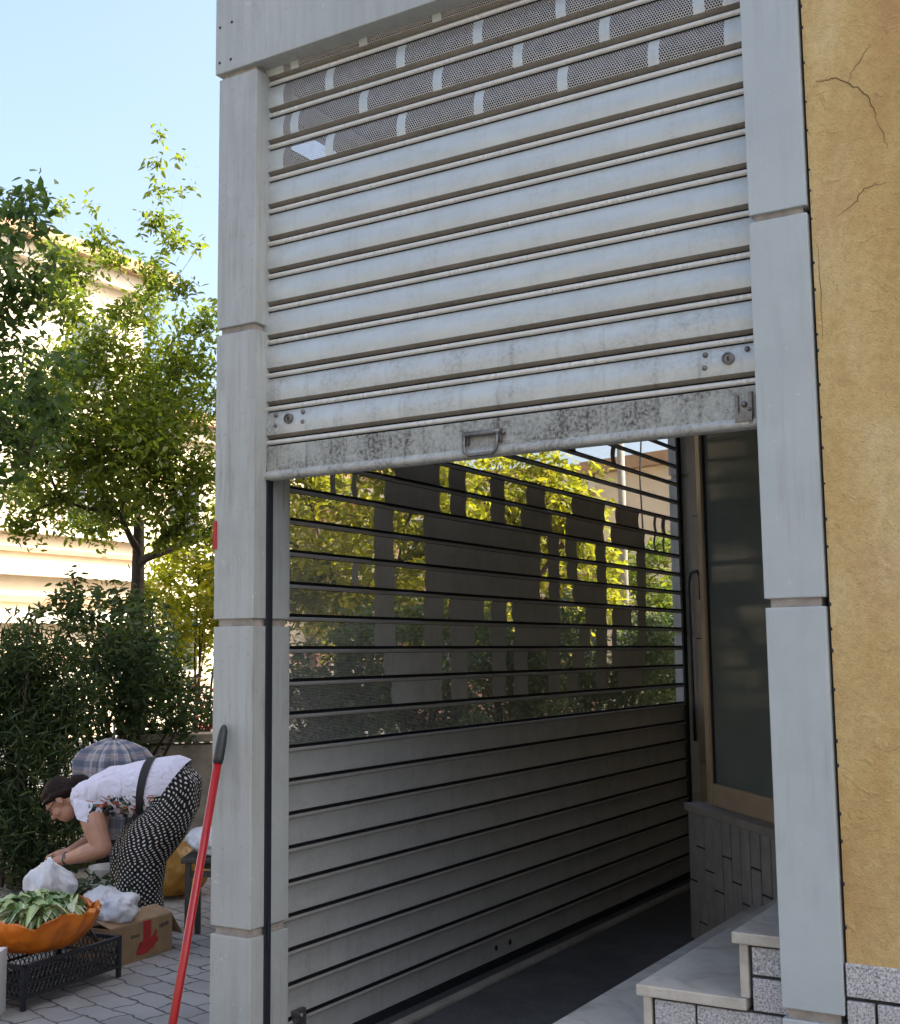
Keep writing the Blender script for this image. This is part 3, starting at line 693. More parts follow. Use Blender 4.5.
# pipes and cord on the jamb
pp = MB(); pp.tube([(-0.03, 3.90, 0.98), (-0.03, 3.895, 1.2), (-0.035, 3.895, 1.9), (-0.02, 3.895, 1.96), (0.02, 3.895, 1.97), (0.035, 3.895, 1.94), (0.035, 3.895, 1.80)], 0.009, 8)
tag(pp.build('hooked_pipe', M['dark_metal']), 'thin dark hooked rod against the stone jamb beside the shop window', 'rod')
pc = MB(); pc.tube([(0.09, 3.91, 3.2), (0.088, 3.91, 2.4), (0.10, 3.905, 1.8), (0.105, 3.905, 1.12)], 0.006, 6); pc.box(0.088, 0.125, 3.88, 3.915, 0.95, 1.12)
tag(pc.build('hanging_cord', M['groove']), 'black cord with a long plug hanging beside the beige window frame', 'cord')

# shop window on a tiled plinth, set diagonally
D0 = Vector((0.43, 2.47, 0)); DD = Vector((0.671, -0.741, 0)); DN = Vector((-0.741, -0.671, 0)); LD = 1.33
sw = empty('shop_window', (0.43, 2.47, 0.2), 'tall beige framed shop window on a tiled plinth inside the vestibule', 'shop window')
def dbox(mb, s0, s1, n0, n1, z0, z1, mi=0):
    c = D0 + DD * ((s0 + s1) / 2) + DN * ((n0 + n1) / 2) + Vector((0, 0, (z0 + z1) / 2))
    return mb.obox(c, DD * ((s1 - s0) / 2), DN * ((n1 - n0) / 2), Vector((0, 0, (z1 - z0) / 2)), mi)
dbox(MB(), -0.002, LD, -0.34, 0.002, 0.772, 0.807).build('plinth_slab', M['plinth_slab'], sw, bevel=0.005)
dbox(MB(), 0.012, LD, -0.32, -0.0155, 0.2, 0.771).build('plinth_core', M['mortar'], sw)
st = MB(); s = 0.014; i = 0
while s < LD - 0.09:
    off = (0.0, 0.16, 0.07)[i % 3]; z1 = 0.770
    z0 = z1 - 0.30 + off
    first = True
    while z1 > 0.2:
        dbox(st, s, s + 0.082, -0.03, -0.012 + random.uniform(0, .004), max(z0, 0.2), z1)
        z1 = z0 - 0.010; z0 = z1 - 0.32
    s += 0.095; i += 1
st.build('strip_tiles', M['strip_tile'], sw, bevel=0.002)
FB = -0.07
fr = MB()
dbox(fr, 0.105, 0.155, FB - 0.05, FB, 0.807, 3.62); dbox(fr, 0.155, LD, FB - 0.045, FB - 0.004, 0.808, 0.905); dbox(fr, 0.155, LD, FB - 0.045, FB - 0.004, 3.4, 3.62)
dbox(fr, LD - 0.08, LD, FB - 0.05, FB, 0.905, 3.4)
fr.build('window_frame', M['frame_wood'], sw, bevel=0.004)
fr = MB(); dbox(fr, 0.1555, 0.166, FB - 0.04, FB - 0.012, 0.906, 3.4); fr.build('gasket', M['groove'], sw)
dbox(MB(), 0.166, LD - 0.08, FB - 0.030, FB - 0.022, 0.905, 3.4).build('glass_pane', M['glass'], sw)
dbox(MB(), 0.86, 0.875, FB - 0.004, FB + 0.03, 1.60, 1.655).build('latch', M['trim'], sw, bevel=0.003)
# return of the window bay back to the jamb
rt = MB(); p0 = D0 + DD * 0.105 + DN * (FB - 0.05); p1 = Vector((0.5, 3.93, 0))
for z0_, z1_ in ((0.2, 3.62),):
    v = [(p0.x, p0.y, z0_), (p1.x, p1.y, z0_), (p1.x, p1.y, z1_), (p0.x, p0.y, z1_)]
    v += [(q[0] + 0.06, q[1], q[2]) for q in v]
    rt.add(v, [(0, 1, 2, 3), (7, 6, 5, 4), (0, 4, 5, 1), (3, 2, 6, 7), (1, 5, 6, 2), (0, 3, 7, 4)])
rt.build('return_panel', M['frame_wood'], sw)
# shelves with dim goods behind the glass
gd = MB()
for zz in (0.85, 1.5, 2.1): gd.box(0.9, 1.7, 2.9, 3.3, zz, zz + 0.025)
gd.build('shelf', M['plinth_slab'], sw)

# ------------------------------------------------------------------ steps
sp_ = empty('entrance_steps', (1.2, 0.0, 0.2), 'marble entrance steps with grey granite tile fronts, beside the right pillar', 'steps')
EDG = [(0.715, 0.355), (0.955, 0.51), (1.233, 0.665), (1.487, 0.82)]
YF = 0.004
for i, (xe, zt) in enumerate(EDG):
    xn = EDG[i + 1][0] + 0.02 if i < 3 else 1.758
    yb = {0: 2.10, 1: 1.82, 2: 1.50, 3: 1.22}[i]
    MB().box(xe - 0.012, xn + 0.0, YF - 0.014, yb, zt - 0.028, zt).build('tread', M['marble'], sp_, bevel=0.004)
    MB().box(xe + 0.004, xe + 0.026, YF - 0.006, yb - 0.01, zt - 0.155 + 0.001, zt - 0.029).build('riser', M['marble'], sp_, bevel=0.002)
    MB().box(xe + 0.027, 1.757, YF + 0.004, yb - 0.02, (0.2 if i == 0 else EDG[i - 1][1]) + 0.0005, zt - 0.0285).build('step_core', M['mortar'], sp_)
gt = MB()
for i, (xe, zt) in enumerate(EDG):
    rows = [(zt - 0.034, zt - 0.098), (zt - 0.106, zt - 0.1815)]
    if i == 0: rows = [(zt - 0.034, zt - 0.098), (zt - 0.105, 0.2)]
    for r_, (za, zb) in enumerate(rows):
        x = xe + 0.034; end = (EDG[i + 1][0] + (0.03 if True else 0)) if (i < 3 and False) else 1.758
        w0 = 0.105 if r_ == 0 else 0.20
        if i < 3 and r_ == 1: pass
        first = True
        while x < end - 0.01:
            wd = w0 if first else 0.21
            x1 = min(x + wd, end)
            if i < 3:
                # stop below the next tread: lower rows only fill their own step height
                gt.box(x, x1, YF - 0.004 + random.uniform(0, .003), YF + 0.02, zb if i else max(zb, 0.2), za)
            else: gt.box(x, x1, YF - 0.004 + random.uniform(0, .003), YF + 0.02, zb if i else max(zb, 0.2), za)
            x = x1 + 0.006; first = False
gt.build('granite_tiles', M['granite'], sp_, bevel=0.002)

# ------------------------------------------------------------------ red pole
tp = Vector((-0.100, -0.078, 1.290)); bp = Vector((-0.080, -0.42, 0.0))
# bottom chosen on the image line from (222,725) through (170,1024)
pole = empty('broom_pole', bp, 'red broom pole with a black grip leaning against the corner pillar', 'pole')
dv = (tp - bp).normalized()
mb = MB(); mb.tube([bp, tp - dv * 0.115], 0.0125, 14); mb.build('shaft', M['red_paint'], pole)
mb = MB(); mb.tube([tp - dv * 0.12, tp - dv * 0.105, tp - dv * 0.05, tp - dv * 0.02, tp - dv * 0.006, tp], [0.0145, 0.0165, 0.0155, 0.0135, 0.009, 0.003], 14); mb.build('grip', M['black_rubber'], pole)

# ------------------------------------------------------------------ foliage
LEAF = np.array([[0, 0, 0], [0.28, 0.26, 0.05], [0.68, 0.20, 0.04], [1, 0, -0.06], [0.28, -0.26, 0.05], [0.68, -0.20, 0.04]])
LF = np.array([[0, 3, 2, 1], [0, 4, 5, 3]])
def leaves(centres, size, width=1.0, droop=0.3, jitter=0.35, tpl=LEAF, tf=LF, seed=0, up=0.5):
    g = np.random.default_rng(seed); n = len(centres)
    az = g.uniform(0, 2 * np.pi, n); el = g.normal(-droop, 0.5, n)
    d = np.stack([np.cos(az) * np.cos(el), np.sin(az) * np.cos(el), np.sin(el)], 1)
    nn = g.normal(0, 1, (n, 3)); nn[:, 2] = np.abs(nn[:, 2]) + up
    nn -= d * (nn * d).sum(1, keepdims=True); nn /= np.linalg.norm(nn, axis=1, keepdims=True)
    sd_ = np.cross(nn, d); sz = size * g.uniform(1 - jitter, 1 + jitter, n)
    t = tpl
    v = centres[:, None, :] + sz[:, None, None] * (t[None, :, 0:1] * d[:, None, :] + width * t[None, :, 1:2] * sd_[:, None, :] + t[None, :, 2:3] * nn[:, None, :])
    f = (np.arange(n) * len(t))[:, None, None] + tf[None]
    return v.reshape(-1, 3), f.reshape(-1, tf.shape[1])


def clump_points(clumps, D, spread, dens, seed, floor=None, hollow=0.35):
    """clumps: (u, v, r px, [depth offset]) seen at distance D; every clump becomes a real ball of twigs"""
    g = np.random.default_rng(seed); out = []; cs = []
    for c in clumps:
        u, v, r = c[:3]; dd = D + (c[3] if len(c) > 3 else g.uniform(-spread, spread))
        p = at(u, v, dd); rm = r * dd / FPX
        n = max(26, int(dens * rm * rm))
        # sub-clusters give light and dark tufts
        k = max(3, int(n / 30)); q = g.normal(0, 1, (k, 3)); q /= np.linalg.norm(q, axis=1, keepdims=True)
        q *= rm * (hollow + (1 - hollow) * g.uniform(0, 1, (k, 1)) ** 0.6) * np.array([1, 1, 0.92])
        sub = p + q; idx = g.integers(0, k, n)
        pts = sub[idx] + g.normal(0, rm * 0.15 + 0.035, (n, 3))
        if floor is not None: pts = pts[pts[:, 2] > floor]
        out.append(pts); cs.append((p, rm, sub))
    return np.concatenate(out), cs


def tree(label, name, base, fork, clumps, D, spread, dens, size, mat, seed, trunk_r=0.1, group=None, cat='tree', limbs=10, droop=0.35):
    pts, cs = clump_points(clumps, D, spread, dens, seed)
    t = empty(name, base, label, cat, group)
    g = random.Random(seed); mb = MB(); base = Vector(base); fork = Vector(fork)
    mid = base.lerp(fork, 0.5) + Vector((g.uniform(-.04, .04), g.uniform(-.04, .04), 0))
    mb.tube([base, base.lerp(mid, .3), mid, fork], [trunk_r * 1.3, trunk_r * 1.0, trunk_r * .85, trunk_r * .5], 10)
    nodes = []
    for p, rm, sub in sorted(cs, key=lambda c: (Vector(c[0]) - fork).length):
        p = Vector(p); own = base.lerp(fork, g.uniform(0.86, 0.99)); st_ = own; best = (p - own).length; dep = 0
        for q, qd in nodes:
            if q.z < p.z + 0.55:
                L = (p - q).length + 0.42 * (q - fork).length
                if L < best: best, st_, dep = L, q, qd + 1
        bend = st_.lerp(p, 0.5) + Vector((g.uniform(-.06, .06), g.uniform(-.06, .06), g.uniform(-.06, .03)))
        r0 = trunk_r * 0.42 * 0.62 ** dep
        mb.tube([st_, bend, p], [r0, r0 * .75, r0 * .5], 6, cap=False)
        nodes.append((p, dep))
        for k in range(min(len(sub), limbs)):
            e = Vector(sub[g.randrange(len(sub))]); s0 = bend.lerp(p, g.uniform(0.4, 1.0))
            r1 = min(r0 * .3, .008)
            mb.tube([s0, s0.lerp(e, .5) + Vector((0, 0, .03)), e], [r1, r1 * .7, r1 * .35], 4, cap=False)
    mb.build('trunk', M['bark'], t)
    v, f = leaves(pts, size, 0.8, droop, jitter=0.5, seed=seed + 1)
    np_mesh('crown', v, f, M[mat], t)
    return t


def w(u, v, D): return tuple(at(u, v, D))
def ground_at(u, v, D, z=0.03):
    p = at(u, v, D); return (p[0], p[1], z)

tree('slender yellow-green tree with a forked trunk standing behind the dark shrubs', 'street_tree', ground_at(138, 700, 10), w(139, 522, 10),
     [(130, 445, 55), (85, 430, 50), (175, 440, 42), (30, 522, 18), (75, 516, 20), (100, 532, 15), (165, 535, 15), (140, 500, 26), (118, 512, 18), (185, 520, 20), (205, 532, 16), (150, 375, 42), (108, 355, 36), (65, 370, 34), (185, 360, 26), (152, 315, 24), (158, 268, 18),
      (162, 225, 14), (157, 195, 9), (158, 165, 7), (157, 132, 5), (181, 158, 5), (186, 188, 5), (172, 245, 10), (180, 285, 12), (62, 300, 26), (58, 255, 17), (60, 205, 8), (92, 205, 5), (97, 240, 13), (110, 265, 14), (78, 275, 20),
      (195, 325, 18), (205, 470, 26), (45, 460, 34), (100, 487, 30), (170, 492, 28), (28, 495, 24), (205, 400, 20), (60, 500, 16), (140, 410, 40), (40, 400, 28), (120, 310, 16), (200, 245, 4), (205, 310, 8)],
     10.0, 0.75, 14000, 0.058, 'leaf_yellow', 3, 0.085)
tree('dark green broadleaf tree reaching in from the left edge of the photo', 'street_tree', ground_at(-110, 700, 7.6), w(-105, 470, 7.6),
     [(8, 222, 34), (28, 198, 20), (30, 190, 12), (12, 290, 40), (40, 300, 22), (32, 375, 40), (10, 425, 42), (-5, 350, 46), (30, 455, 26), (-30, 260, 55), (-40, 400, 60), (-25, 470, 36), (58, 420, 18), (48, 260, 12), (-90, 330, 70), (-100, 230, 60), (-80, 430, 50)],
     7.6, 0.45, 5400, 0.07, 'leaf_dark', 11, 0.10)
gp = 'trees seen through the side shutter'
tree('golden leafed tree seen through the left half of the side shutter', 'roadside_tree', ground_at(345, 700, 12.5), w(345, 600, 12.5),
     [(310, 500, 45), (360, 520, 50), (420, 490, 50), (330, 570, 45), (400, 560, 40), (300, 590, 30), (450, 540, 40), (380, 450, 50), (300, 440, 45), (440, 430, 40), (370, 600, 26), (250, 520, 50), (240, 590, 40), (430, 600, 34), (470, 610, 30), (400, 625, 28), (340, 630, 26)],
     12.5, 1.0, 4000, 0.10, 'leaf_gold', 21, 0.10, gp)
tree('yellow tree with a broad crown seen through the middle of the side shutter', 'roadside_tree', ground_at(520, 700, 15), w(520, 590, 15),
     [(490, 480, 36), (540, 490, 40), (520, 530, 45), (575, 510, 30), (470, 520, 35), (560, 550, 34), (500, 570, 34), (592, 555, 24), (545, 462, 18), (600, 470, 8), (575, 478, 14), (600, 600, 26), (545, 600, 30), (490, 615, 26), (570, 620, 26)],
     15.0, 1.0, 3600, 0.10, 'leaf_gold', 22, 0.10, gp)
tree('small olive tree before the pink house, seen through the far end of the side shutter', 'roadside_tree', ground_at(650, 700, 17), w(652, 620, 17),
     [(620, 560, 26), (650, 580, 28), (672, 560, 24), (640, 605, 26), (675, 600, 24), (605, 585, 26), (662, 540, 14)],
     17.0, 0.8, 2600, 0.10, 'leaf_yellow', 23, 0.08, gp)


def shrub(name, label, clumps, D, spread, dens, size, mat, seed, base, width=0.8, droop=0.1, cat='shrub', group=None, extra=None, stems=5, up=0.5, zfloor=0.03):
    pts, cs = clump_points(clumps, D, spread, dens, seed, floor=zfloor)
    t = empty(name, base, label, cat, group)
    v, f = leaves(pts, size, width, droop, seed=seed + 1, up=up)
    np_mesh('foliage', v, f, M[mat], t)
    mb = MB(); g = random.Random(seed); bx = Vector(base)
    for p, rm, sub in cs:
        e = Vector(p); s0 = bx + Vector((g.uniform(-.12, .12), g.uniform(-.12, .12), -0.02))
        mb.tube([s0, s0.lerp(e, .55) + Vector((g.uniform(-.05, .05), g.uniform(-.05, .05), .08)), e], [0.02, 0.013, 0.006], 5, cap=False)
        for k in range(stems):
            q = Vector(sub[g.randrange(len(sub))]); mb.tube([e, e.lerp(q, .5) + Vector((0, 0, .02)), q], [0.006, 0.005, 0.003], 4, cap=False)
    mb.build('stem', M['bark'], t)
    return t, cs

shrub('conifer_shrub', 'dense dark conifer shrub at the left edge behind the woman',
      [(20, 690, 34), (5, 740, 40), (45, 740, 32), (20, 790, 42), (58, 780, 28), (5, 830, 36), (40, 825, 34), (30, 655, 20), (-30, 720, 50), (-30, 800, 50), (70, 815, 20), (66, 850, 16), (25, 862, 22), (15, 655, 26), (45, 672, 28), (72, 700, 24), (10, 702, 34), (62, 728, 28), (40, 700, 30), (-10, 680, 30)],
      8.0, 0.25, 13000, 0.085, 'leaf_conifer', 31, ground_at(25, 850, 8.0), width=0.30, droop=-0.5, stems=3)
shrub('privet_shrub', 'tall loose dark green shrub in the middle behind the plaid cloth',
      [(90, 620, 30), (120, 600, 22), (60, 610, 20), (75, 585, 12), (140, 640, 34), (100, 670, 36), (60, 660, 26), (150, 690, 34), (180, 690, 20), (190, 700, 24), (115, 715, 30), (80, 730, 26), (150, 725, 26), (95, 755, 24), (135, 755, 20), (175, 720, 22), (120, 680, 30), (165, 675, 26), (135, 612, 22), (128, 650, 28), (142, 700, 30), (120, 635, 26), (150, 655, 24), (85, 700, 26), (100, 645, 26), (35, 620, 14)],
      8.9, 0.35, 8000, 0.06, 'leaf_bush', 33, ground_at(120, 840, 8.9), droop=0.0, stems=8)
shrub('privet_shrub', 'sparser dark shrub with red flowers beside the low wall by the corner pillar',
      [(195, 725, 22), (170, 735, 18), (150, 745, 16), (205, 695, 18), (225, 715, 20), (90, 775, 20), (120, 770, 22), (250, 690, 30), (290, 700, 30), (70, 790, 14)],
      9.6, 0.3, 6000, 0.058, 'leaf_bush', 35, ground_at(190, 830, 9.6), stems=6)
fl, _ = clump_points([(200, 690, 12), (196, 712, 10), (300, 655, 10), (312, 712, 12), (330, 690, 8), (325, 725, 8), (205, 735, 8)], 9.5, 0.2, 420, 36)
v, f = leaves(fl, 0.05, 1.3, 0.2, seed=37)
tag(np_mesh('red_flowers', v, f, M['petal']), 'scattered red flowers among the dark shrubs beside the corner pillar', 'flowers', kind='stuff')
shrub('lime_shrub', 'sunlit bright lime-green bush glowing behind the tree trunk',
      [(170, 570, 30), (200, 555, 28), (165, 610, 30), (200, 610, 30), (230, 590, 40), (150, 590, 16), (205, 645, 24), (270, 575, 36), (310, 595, 34), (345, 600, 24), (175, 645, 20), (215, 535, 14)],
      13.0, 0.5, 5200, 0.085, 'leaf_lime', 41, ground_at(190, 700, 13.0), stems=5)
hg = 'hedge shrubs beyond the side shutter'
for i, (lab, u, D, sd_) in enumerate([('dark hedge shrub outside the left end of the side shutter', 330, 9.2, 51), ('dark hedge shrub outside the left middle of the side shutter', 425, 9.8, 52),
                                ('dark hedge shrub outside the centre of the side shutter', 515, 10.6, 53), ('dark hedge shrub outside the right middle of the side shutter', 600, 11.4, 54), ('dark hedge shrub outside the far end of the side shutter', 680, 12.2, 55)]):
    g = random.Random(sd_)
    cl = [(u + g.uniform(-50, 50), g.uniform(612, 760), g.uniform(22, 32)) for _ in range(22)] + [(u + k, 700, 28) for k in (-40, 0, 40)]
    shrub('hedge_shrub', lab, cl, D, 0.3, 5000, 0.06, 'leaf_bush', sd_, ground_at(u, 780, D), group=hg, stems=4)

# low wall
lw = MB(); a = Vector(at(120, 745, 9.0)); c_ = Vector(at(330, 742, 9.4)); dr = (c_ - a); dr.z = 0; L_ = dr.length; dr.normalize(); pn = Vector((-dr.y, dr.x, 0))
lw.obox((a + dr * (L_ / 2)) * 1.0 - Vector((0, 0, a.z / 2 - 0.0)) + Vector((0, 0, 0)), dr * (L_ / 2), pn * 0.10, Vector((0, 0, 0.42)))
lw.obox(a + dr * (L_ / 2) + Vector((0, 0, -a.z + 0.90)), dr * (L_ / 2 + .02), pn * 0.125, Vector((0, 0, 0.03)))
tag(lw.build('low_wall', M['wall_stone'], bevel=0.01), 'low sandy concrete wall behind the woman beside the corner pillar', 'wall')

# ------------------------------------------------------------------ background buildings
def facade_building(name, label, p0, p1, height, depth, mat, trim, rows, win_w, win_h, bays, courses=(), eave=0.5, roofmat='eave', flip=1):
    p0 = Vector((p0[0], p0[1], 0)); p1 = Vector((p1[0], p1[1], 0)); d = (p1 - p0); L = d.length; d.normalize()
    n = Vector((d.y, -d.x, 0)) * flip   # outward normal towards the camera
    t = empty(name, p0, label, 'building')
    def fb(mb, s0, s1, o0, o1, z0, z1):
        c = p0 + d * ((s0 + s1) / 2) + n * ((o0 + o1) / 2) + Vector((0, 0, (z0 + z1) / 2))
        return mb.obox(c, d * ((s1 - s0) / 2), n * ((o1 - o0) / 2), Vector((0, 0, (z1 - z0) / 2)))
    fb(MB(), 0, L, -depth, 0, -0.2, height).build('wall', M[mat], t)
    fb(MB(), -eave, L + eave, -depth - eave, eave, height, height + 0.28).build('eave', M[roofmat], t)
    fb(MB(), -0.1, L + 0.1, 0.0, 0.22, height - 0.35, height - 0.002).build('cornice', M['trim'], t)
    for ci, (z0, z1, o) in enumerate(courses): fb(MB(), -0.02, L + 0.02, 0.0, o, z0, z1).build('string_course', M['eave' if ci % 2 else 'trim'], t)
    for z in rows:
        for k in range(bays):
            s = L * (k + 0.5) / bays
            o = fb(MB(), s - win_w / 2 - .09, s + win_w / 2 + .09, 0.0, 0.06, z - .09, z + win_h + .09).build('window', M['trim'], t)
            m2 = MB(); fb(m2, s - win_w / 2, s - .02, 0.055, 0.068, z, z + win_h); fb(m2, s + .02, s + win_w / 2, 0.055, 0.068, z, z + win_h); m2.build('pane', M['pane'], o)
            fb(MB(), s - win_w / 2 - .15, s + win_w / 2 + .15, 0.0, 0.16, z - .16, z - .092).build('sill', M['trim'], o)
    return t
eA = at(145, 270, 27.6); sA = at(-60, 300, 15.0)
dA = np.array([eA[0] - sA[0], eA[1] - sA[1]]); 
facade_building('cream_building', 'sunlit cream apartment house with a brown eave behind the trees on the left', (eA[0], -3.0), (eA[0], eA[1]), 9.95, 9, 'cream', 'trim',
                [4.3, 7.2], 1.0, 1.5, 6, [(4.0, 4.12, .2), (3.62, 3.72, .12), (3.15, 3.35, .25), (2.62, 2.75, .12), (2.2, 2.45, .3), (1.5, 1.62, .1)])
k_ = (eA[0] - CAM[0]) / (at(175, 406, 1)[0] - CAM[0]); lz = float((at(175, 406, 1) - CAM)[2] * k_ + 1.5)
facade_building('low_building', 'lower cream building with a yellowish eave beyond the tall cream house', (eA[0] - 0.6, eA[1] + 0.4), (eA[0] - 0.6, eA[1] + 22), lz - 0.25, 8, 'cream', 'trim', [1.2, 4.2], 1.0, 1.4, 7, [(3.2, 3.4, .1)])
facade_building('unseen_bounce_house', 'unseen house added across the street to bounce warm light onto the shop facade', (22, -21.0), (-22, -21.0), 9.5, 8, 'street_render', 'trim', [0.9, 4.2, 7.0], 1.1, 1.5, 12, [(3.3, 3.5, .1)])  # out of view, added so sunlight bounces warm onto the facade
eB = at(642, 480, 30)
facade_building('pink_house', 'pink rendered house with a pale cornice seen through the far end of the side shutter', (eB[0] - 8.6, eB[1] - 2.0), (eB[0], eB[1]), 5.9, 8, 'pink', 'trim', [0.8, 3.6], 1.1, 1.4, 4, [(2.9, 3.05, .1)], 0.25, 'eave')
t = empty('pink_house_lit_face', (eB[0], eB[1], 0), 'sunlit face of the pink house, its sunlight put into a cream colour, seen through the side shutter', 'building')
mb = MB(); mb.obox((eB[0] + 3.2, eB[1] + 0.6, 2.7), (3.0, -0.7, 0), (0.7, 3.0, 0), (0, 0, 3.0)); mb.build('wall', M['cream'], t)  # lit side of the same house, sunlight painted as cream
mb = MB(); mb.obox((eB[0] + 3.2, eB[1] + 0.6, 5.85), (3.25, -0.76, 0), (0.76, 3.25, 0), (0, 0, 0.15)); mb.build('cornice', M['eave'], t)
# utility pole with wires
ub = at(622, 500, 16); t = empty('utility_pole', (ub[0], ub[1], 0), 'thin grey utility pole seen through the far end of the side shutter', 'utility pole')
mb = MB(); mb.tube([(ub[0], ub[1], 0), (ub[0], ub[1], 7.0)], [0.06, 0.045], 10); mb.build('mast', M['kerb'], t)
mb = MB(); mb.tube([(ub[0] - .55, ub[1] - .1, 6.6), (ub[0] + .55, ub[1] + .1, 6.6)], 0.04, 6); mb.build('crossarm', M['bark'], t)
mb = MB(); mb.tube([(ub[0] + .3, ub[1], 6.5), (ub[0] + .32, ub[1], 4.6), (ub[0] + .26, ub[1], 3.8), (ub[0] + .3, ub[1], 2.5)], 0.012, 5); mb.build('loose_wire', M['groove'], t)

# ------------------------------------------------------------------ market goods
def crumple(c, r, seed, amp=0.35, freq=3.0, n=80, flat=None, top_pinch=0.0, lift=0.0):
    """thin bag film: a ball pushed into sharp folds"""
    mb = MB(); c = Vector(c); r = Vector(r); vs = []; h = n // 2; off = Vector((seed * 3.1, seed * 1.7, seed * 0.9))
    for i in range(h + 1):
        th = math.pi * i / h
        for j in range(n):
            q = 2 * math.pi * j / n; d = Vector((math.sin(th) * math.cos(q), math.sin(th) * math.sin(q), math.cos(th)))
            dd_ = Vector((d.x, d.y, d.z * 0.45)); k = 1 + amp * (0.9 * noise.noise(d * freq * 0.45 + off) - 0.5 * abs(noise.noise(dd_ * freq * 1.2 + off * 2)) - 0.3 * abs(noise.noise(dd_ * freq * 2.6 + off * 3)) + 0.25)
            p = Vector((d.x * r.x, d.y * r.y, d.z * r.z)) * k
            if top_pinch and d.z > 0: p.x *= 1 - top_pinch * d.z; p.y *= 1 - top_pinch * d.z
            if flat is not None: p.z = max(p.z, flat)
            vs.append(c + p)
    mb.add(vs, [(i * n + j, (i + 1) * n + j, (i + 1) * n + (j + 1) % n, i * n + (j + 1) % n) for i in range(h) for j in range(n)], 0, smooth=True)
    return mb

# black lattice crate: long side along CY
def crate(loc, ang, label, L=0.62, W=0.40, H=0.19):
    t = empty('vegetable_crate', loc, label, 'crate'); o = Vector(loc); cy = Vector((math.cos(ang), math.sin(ang), 0)); cx = Vector((-cy.y, cy.x, 0)); up = Vector((0, 0, 1))
    def bx(mb, a0, a1, b0, b1, z0, z1): return mb.obox(o + cy * ((a0 + a1) / 2) + cx * ((b0 + b1) / 2) + up * ((z0 + z1) / 2), cy * ((a1 - a0) / 2), cx * ((b1 - b0) / 2), up * ((z1 - z0) / 2))
    for a in (0, L - .02):
        for b_ in (0, W - .02): bx(MB(), a, a + .02, b_, b_ + .02, 0.0, H).build('corner_post', M['crate'], t, bevel=0.003)
    def side(p0, dirv, length, nrm):
        fr = MB(); lat = MB()
        for z0, z1 in ((0.045, 0.058), (0.105, 0.115), (H - .018, H)):
            c = p0 + dirv * (length / 2) + up * ((z0 + z1) / 2); fr.obox(c, dirv * (length / 2), nrm * 0.008, up * ((z1 - z0) / 2))
        k = -0.05
        while k < length + .02:
            for z0, z1 in ((0.058, 0.105), (0.115, H - .018)):
                for sg in (1, -1):
                    a = p0 + dirv * min(max(k, .018), length - .018) + up * z0; b_ = p0 + dirv * min(max(k + 0.025 * sg, .018), length - .018) + up * z1
                    if (b_ - a).length > 0.02: lat.tube([a, b_], 0.0026, 4, cap=False)
            k += 0.027
        fr.build('rail', M['crate'], t, bevel=0.002); lat.build('lattice', M['crate'], t)
    side(o + cx * 0.008, cy, L, cx); side(o + cx * (W - .008), cy, L, cx); side(o + cy * .008, cx, W, cy); side(o + cy * (L - .008), cx, W, cy)
    bt = MB()
    for k in range(9): bx(bt, 0.01, L - .01, 0.02 + k * 0.042, 0.045 + k * 0.042, 0.045, 0.052)
    bt.build('slatted_base', M['crate'], t)
    return t
crate((-1.895, 0.675, 0.0), math.atan2(0.64, -0.06), 'black plastic lattice crate under the orange bag')
# second crate behind, under the woman's hands
crate((-2.42, 1.55, 0.0), math.atan2(0.64, -0.10), 'black plastic crate behind the orange bag, under the white bag in her hands', L=0.5, W=0.36, H=0.16)

# orange bag: open bowl of film over the crate
def orange_bag(c, label):
    mb = MB(); n = 120; c = Vector(c); prof = [(0.02, 0.0), (0.10, 0.0), (0.17, 0.018), (0.22, 0.055), (0.25, 0.095), (0.272, 0.135), (0.288, 0.172), (0.2885, 0.176), (0.284, 0.176), (0.262, 0.150), (0.235, 0.115), (0.20, 0.09)]
    vs = []; 
    for i, (r, z) in enumerate(prof):
        for j in range(n):
            q = 2 * math.pi * j / n; d = Vector((math.cos(q), math.sin(q), 0))
            wv = noise.noise(Vector((d.x * 2.0, d.y * 2.0, i * .5))) * 0.03 + noise.noise(Vector((d.x * 4, d.y * 4, i * 1.1 + 9))) * 0.022 - abs(noise.noise(Vector((d.x * 7, d.y * 7, i * .9 + 3)))) * 0.016 - abs(noise.noise(Vector((d.x * 16, d.y * 16, i * .8 + 3)))) * 0.012
            k = min(1, z / 0.08)
            zz = z + (noise.noise(Vector((d.x * 2.0 + 4, d.y * 2.0, 1))) * 0.045 + noise.noise(Vector((d.x * 5 + 4, d.y * 5, 1))) * 0.022 - abs(noise.noise(Vector((d.x * 11 + 4, d.y * 11, 1)))) * 0.010) * (z / 0.2)
            vs.append(c + d * (r + wv * k) * 1.0 + Vector((0, 0, zz)))
    mb.add(vs, [(i * n + j, i * n + (j + 1) % n, (i + 1) * n + (j + 1) % n, (i + 1) * n + j) for i in range(len(prof) - 1) for j in range(n)] + [tuple(range(n))[::-1]], 0, smooth=True)
    return tag(mb.build('carrier_bag', M['orange_plastic']), label, 'bag')
OB = Vector((-2.13, 0.93, 0.185))
orange_bag(OB, 'open orange plastic bag full of leafy greens on the black crate')
